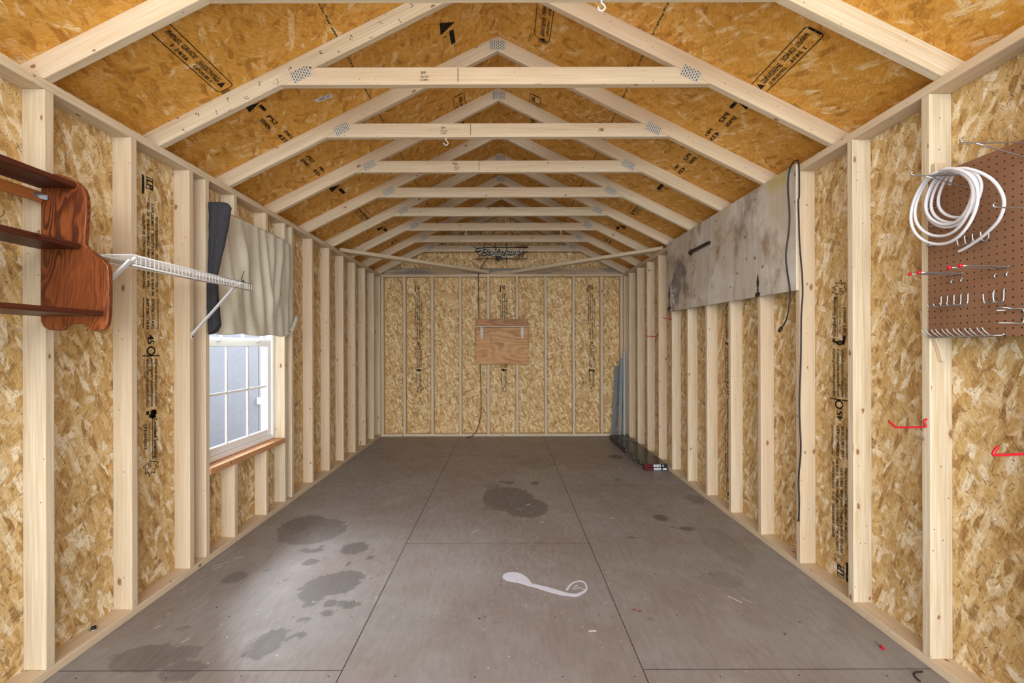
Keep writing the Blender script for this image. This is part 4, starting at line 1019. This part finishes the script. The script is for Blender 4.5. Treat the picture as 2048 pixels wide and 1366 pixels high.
# red utility hooks on the right wall studs
RG = 'red coated hooks on the right wall studs'
hook('utility_hook', (HW, 1.86, .955), [[(1.723, 1.858, .984), (1.714, 1.858, .978), (1.712, 1.858, .970), (1.728 - .012, 1.856, .957), (1.700, 1.856, .953), (1.600, 1.85, .953), (1.585, 1.85, .960), (1.564, 1.85, .978)]], .0042, 'red', 'bright red hook on the stud at the far edge of the pegboard', group=RG)
hook('utility_hook', (HW, 1.45, .94), [[(1.724, 1.45, .965), (1.712, 1.45, .955), (1.70, 1.45, .940), (1.655, 1.45, .939), (1.572, 1.45, .936), (1.561, 1.45, .942), (1.575, 1.45, .963)]], .0045, 'red', 'bright red hook cut by the right edge of the frame', group=RG)
hook('utility_hook', (HW, 5.09, 1.385), [[(1.594, 5.11, 1.472), (1.590, 5.11, 1.392), (1.596, 5.11, 1.387), (1.700, 5.108, 1.382), (1.712, 5.108, 1.395), (1.722, 5.108, 1.42)]], .0045, 'dark_red', 'square dark red hook on a far stud, left of the other far red hook', group=RG)
hook('utility_hook', (HW, 4.70, 1.555), [[(1.636, 4.70, 1.565), (1.68, 4.70, 1.553), (1.715, 4.70, 1.548), (1.723, 4.70, 1.552)], [(1.690, 4.70, 1.575), (1.700, 4.70, 1.556), (1.716, 4.70, 1.545)]], .0042, 'dark_red', 'small dark red hook on the stud nearest beyond the grey plywood door', group=RG)

# white cup hooks screwed into the collar ties
def cup_hook(x, y, label):
    e = empty('cup_hook', (x, y, CZ)); tag(e, label, 'hook', 'white cup hooks under the collar ties')
    MB().tube(smooth_path([(0, 0, .002), (0, 0, -.014), (.008, 0, -.020), (.014, 0, -.032), (.004, 0, -.044), (-.010, 0, -.040), (-.013, 0, -.028)], 4), .0030, 8).build('hook_wire', 'white_metal', e)
    MB().tube([(0, 0, .001), (0, 0, -.004)], .007, 10).build('collar', 'white_metal', e)
def at_tie(px, y): return (px - 1010.3) / 933.0 * y + .0445
cup_hook(at_tie(893, 3.006), 3.006, 'white cup hook under the second full collar tie, left of center'); cup_hook(at_tie(1205, 1.806), 1.806, 'white cup hook under the collar tie at the top edge of the frame')
cup_hook(at_tie(932, 5.406), 5.406, 'white cup hook left of center under a far collar tie'); cup_hook(at_tie(1122, 5.406), 5.406, 'white cup hook right of center under a far collar tie')

# ================================================================== CORNER TRACKS, CARTONS
def track(base, top, label, wid, dep, mat='grey_track'):
    b0, t0 = Vector(base), Vector(top); d = t0 - b0; L = d.length
    m = MB()
    m.box((-wid / 2, 0, 0), (wid / 2, .0016, L)); m.box((-wid / 2, .0016, 0), (-wid / 2 + .0016, dep, L)); m.box((wid / 2 - .0016, .0016, 0), (wid / 2, dep, L)); m.box((-.002, -.003, 0), (.002, 0, L))
    o = m.build('metal_track', mat, grain=(0, 0, 1)); o.location = b0; o.rotation_euler = d.to_track_quat('Z', 'Y').to_euler()
    return tag(o, label, 'metal track', 'metal tracks leaning in the corner')
track((1.570, 6.56, .001), (1.640, 6.610, 1.00), 'widest blue-grey metal track leaning in the back right corner, left of the others', .062, .022)
track((1.640, 6.490, .001), (1.688, 6.560, 1.10), 'middle blue-grey metal track leaning in the back right corner', .052, .022)
track((1.685, 6.430, .001), (1.707, 6.510, 1.21), 'tallest blue-grey metal track leaning in the back right corner, nearest the camera', .026, .022)

def carton(z, label, shift, top):
    e = empty('flat_carton', (1.59 + shift, 5.55, z)); tag(e, label, 'box', 'flat black cartons on the floor'); hw = .121; y0, y1, h = -.765, .82, .033
    sk = .018
    b = MB().prism([(-hw, y0, .0005), (hw, y0, .0005), (hw, y1, .0005), (-hw, y1, .0005)], (0, 0, h)).bevel(.002, 1)
    b.build('box', 'carton', e)
    b = MB().box((-hw + .010, y0 - .0012, .005), (-hw + .085, y0 - .0002, h - .004)); o = b.build('red_print', 'carton_red', e); o['label'] = 'dark red printed patch on the end'
    lab = MB().box((-hw + .098, y0 - .0016, .005), (-hw + .172, y0 - .0002, h - .005)); o = lab.build('end_label', 'white_paper', e); o['label'] = 'white paper end label'
    m = MB()
    for i in range(3): put_rect(m.bm, -hw + .106, .009 + .006 * i, -hw + .106 + (.03, .024, .034)[i], .011 + .006 * i, lambda u, v: (u, y0 - .0019, v))
    put_rect(m.bm, -hw + .147, .010, -hw + .166, .019, lambda u, v: (u, y0 - .0019, v)); m.build('label_print', 'black', o, recalc=False)
    MB().box((-hw + .19, y0 - .0014, .007), (-hw + (.20 if top else .23), y0 - .0002, h - .008)).build('end_label', 'white_paper', e)
    m = MB(); rnd = random.Random(8 if top else 9)
    for i in range(13):
        yy = -.70 + .055 * i + rnd.uniform(-.008, .008); put_rect(m.bm, yy, .010, yy + rnd.uniform(.012, .03), .022, lambda u, v: (-hw - .0006, u, v))
    m.build('side_print', 'white_paper', e, recalc=False)
    if top:
        Fz = lambda u, v: (u, v, h + .0011)
        m = MB(); put_line(m.bm, [(-.035, .38), (.055, .38), (.062, .16)], .016, Fz); m.build('top_print', 'black', e, recalc=False)
        m = MB(); m.bm.faces.new([m.bm.verts.new(Fz(*p)) for p in ((-.02, .45), (.085, .42), (.095, .66), (-.03, .70))]); m.build('top_picture', 'carton_blue', e, recalc=False)
        m = MB(); put_line(m.bm, [(.045, -.42), (.06, -.50), (.085, -.62)], .03, Fz); m.build('top_print', 'carton_red', e, recalc=False)
    return e
carton(.0005, 'lower of the two flat black cartons stacked on the floor by the right wall', 0, False); carton(.0352, 'upper flat glossy black carton on the floor stack by the right wall', -.004, True)

# ================================================================== SMALL THINGS ON THE FLOOR
b = MB(); z0, z1 = .0006, .0018
def band(A, B):
    for i in range(len(A) - 1):
        q = [A[i], A[i + 1], B[i + 1], B[i]]; b.prism([(x, y, z0) for x, y in q], (0, 0, z1 - z0))
up = smooth_path([(.027, 2.587, 0), (.036, 2.618, 0), (.059, 2.635, 0), (.089, 2.639, 0), (.119, 2.63, 0), (.148, 2.599, 0), (.168, 2.565, 0), (.184, 2.516, 0), (.199, 2.507, 0), (.274, 2.471, 0), (.327, 2.438, 0), (.374, 2.411, 0), (.407, 2.408, 0), (.434, 2.424, 0), (.46, 2.445, 0), (.467, 2.467, 0), (.468, 2.506, 0), (.456, 2.529, 0), (.437, 2.532, 0), (.411, 2.514, 0), (.386, 2.480, 0), (.371, 2.445, 0)], 3)
dn = smooth_path([(.027, 2.587, 0), (.030, 2.570, 0), (.040, 2.556, 0), (.052, 2.543, 0), (.076, 2.534, 0), (.100, 2.526, 0), (.130, 2.512, 0), (.161, 2.491, 0), (.197, 2.474, 0), (.256, 2.435, 0), (.317, 2.401, 0), (.357, 2.389, 0), (.402, 2.381, 0), (.433, 2.400, 0), (.463, 2.429, 0), (.477, 2.467, 0), (.477, 2.508, 0), (.462, 2.540, 0), (.436, 2.541, 0), (.405, 2.521, 0), (.376, 2.484, 0), (.358, 2.440, 0)], 3)
band([(p.x, p.y) for p in up], [(p.x, p.y) for p in dn])
for x, y, L_, a in ((.395, 2.455, .035, .3), (.405, 2.475, .02, 1.2), (.425, 2.465, .03, .1), (.415, 2.49, .02, -.4), (.445, 2.45, .03, .9)):
    b.box((x, y, .0006), (x + L_ * .8, y + .004, .0014))
tag(b.build('peeling_strip', 'white_strip'), 'white spoon-shaped peeling strip lying in the middle of the floor', 'strip')
e = empty('wire_connector', (1.632, 1.975, .006)); tag(e, 'tiny red crimp connector on the floor near the lower right corner', 'connector')
MB().tube([(.004, .034, 0), (-.002, .0, 0)], .0022, 8).build('pin', 'zinc', e); MB().tube([(-.002, .0, 0), (-.004, -.02, 0)], .0055, 8).build('sleeve', 'red', e)
tag(MB().tube(smooth_path([(1.615, 1.770, .0035), (1.620, 1.800, .0035), (1.640, 1.818, .0035), (1.672, 1.822, .0035)], 5), .0032, 6).build('wire_scrap', 'black'), 'curved black scrap of wire on the floor at the lower right corner', 'wire')
e = empty('bolt', (-1.772, 2.055, .038)); tag(e, 'dark bolt head in the left bottom plate between the two nearest studs', 'bolt')
MB().tube([(0, 0, .0002), (0, 0, .003)], .017, 16).build('washer', 'steel', e); MB().tube([(0, 0, .003), (0, 0, .011)], .010, 6).build('head', 'black_iron', e)
# sticker on the roof sheathing
st = MB(); F = lambda u, v: (lambda x: (x, 2.72 + u, roofz(x) - .0012))(-1.062 + v)
def stF(u, v, h=.0012):                                              # long side lies up the slope
    x = -1.073 + .95 * u; return (x, 2.742 + v + .22 * u, roofz(x) - h)
st.poly([stF(*p) for p in ((0, 0), (.095, 0), (.095, .036), (0, .036))])
o = st.build('paper_sticker', 'white_paper'); tag(o, 'small white barcode sticker on the left roof sheathing', 'sticker')
m = MB()
for i in range(6): put_rect(m.bm, .020 + .006 * i, .008, .023 + .006 * i, .028, lambda u, v: stF(u, v, .0016))
put_rect(m.bm, .064, .010, .084, .014, lambda u, v: stF(u, v, .0016)); put_rect(m.bm, .064, .020, .078, .024, lambda u, v: stF(u, v, .0016))
m.build('barcode_print', 'black', o, recalc=False)

# ================================================================== CAMERA AND LIGHT
cam = bpy.data.cameras.new('camera'); co = bpy.data.objects.new('camera', cam); COL.objects.link(co)
cam.sensor_width = 36; cam.lens = 933 / 2048 * 36; cam.shift_x = 13.7 / 2048; cam.shift_y = 10.3 / 2048; cam.clip_start = .02
co.matrix_world = Matrix.Translation((.0445, 0, 1.277)) @ Matrix.Rotation(math.radians(90), 4, 'X') @ Matrix.Rotation(math.radians(-.15), 4, 'Z')
S.camera = co
W = bpy.data.worlds.new('sky'); S.world = W; W.use_nodes = True
nt = W.node_tree; nt.nodes.clear(); wo = nt.nodes.new('ShaderNodeOutputWorld'); bg = nt.nodes.new('ShaderNodeBackground')
bg.inputs[0].default_value = (.90, .95, 1.0, 1); bg.inputs[1].default_value = 2.7; nt.links.new(bg.outputs[0], wo.inputs[0])
su = bpy.data.lights.new('daylight', 'SUN'); su.energy = 3.6; su.angle = math.radians(80); su.color = (1, .985, .96)
so = bpy.data.objects.new('daylight', su); COL.objects.link(so)
so.rotation_euler = Vector((0.03, 1, .10)).to_track_quat('-Z', 'Y').to_euler()
s2 = bpy.data.lights.new('floor_patch_fill', 'SUN'); s2.energy = 11.0; s2.angle = math.radians(40); s2.color = (.86, .94, 1.0)  # added sun lamp: brightens the left floor in place of a window reflection
so2 = bpy.data.objects.new('floor_patch_fill', s2); COL.objects.link(so2)
so2.rotation_euler = Vector((.72, -.46, -.56)).to_track_quat('-Z', 'Y').to_euler()
S.cycles.max_bounces = 9; S.cycles.diffuse_bounces = 5; S.cycles.adaptive_threshold = .035; S.cycles.glossy_bounces = 4; S.cycles.transparent_max_bounces = 12; S.cycles.caustics_reflective = False; S.cycles.caustics_refractive = False
vs = S.view_settings; vs.view_transform = 'Standard'; vs.look = 'None'; vs.gamma = 1; vs.exposure = .74
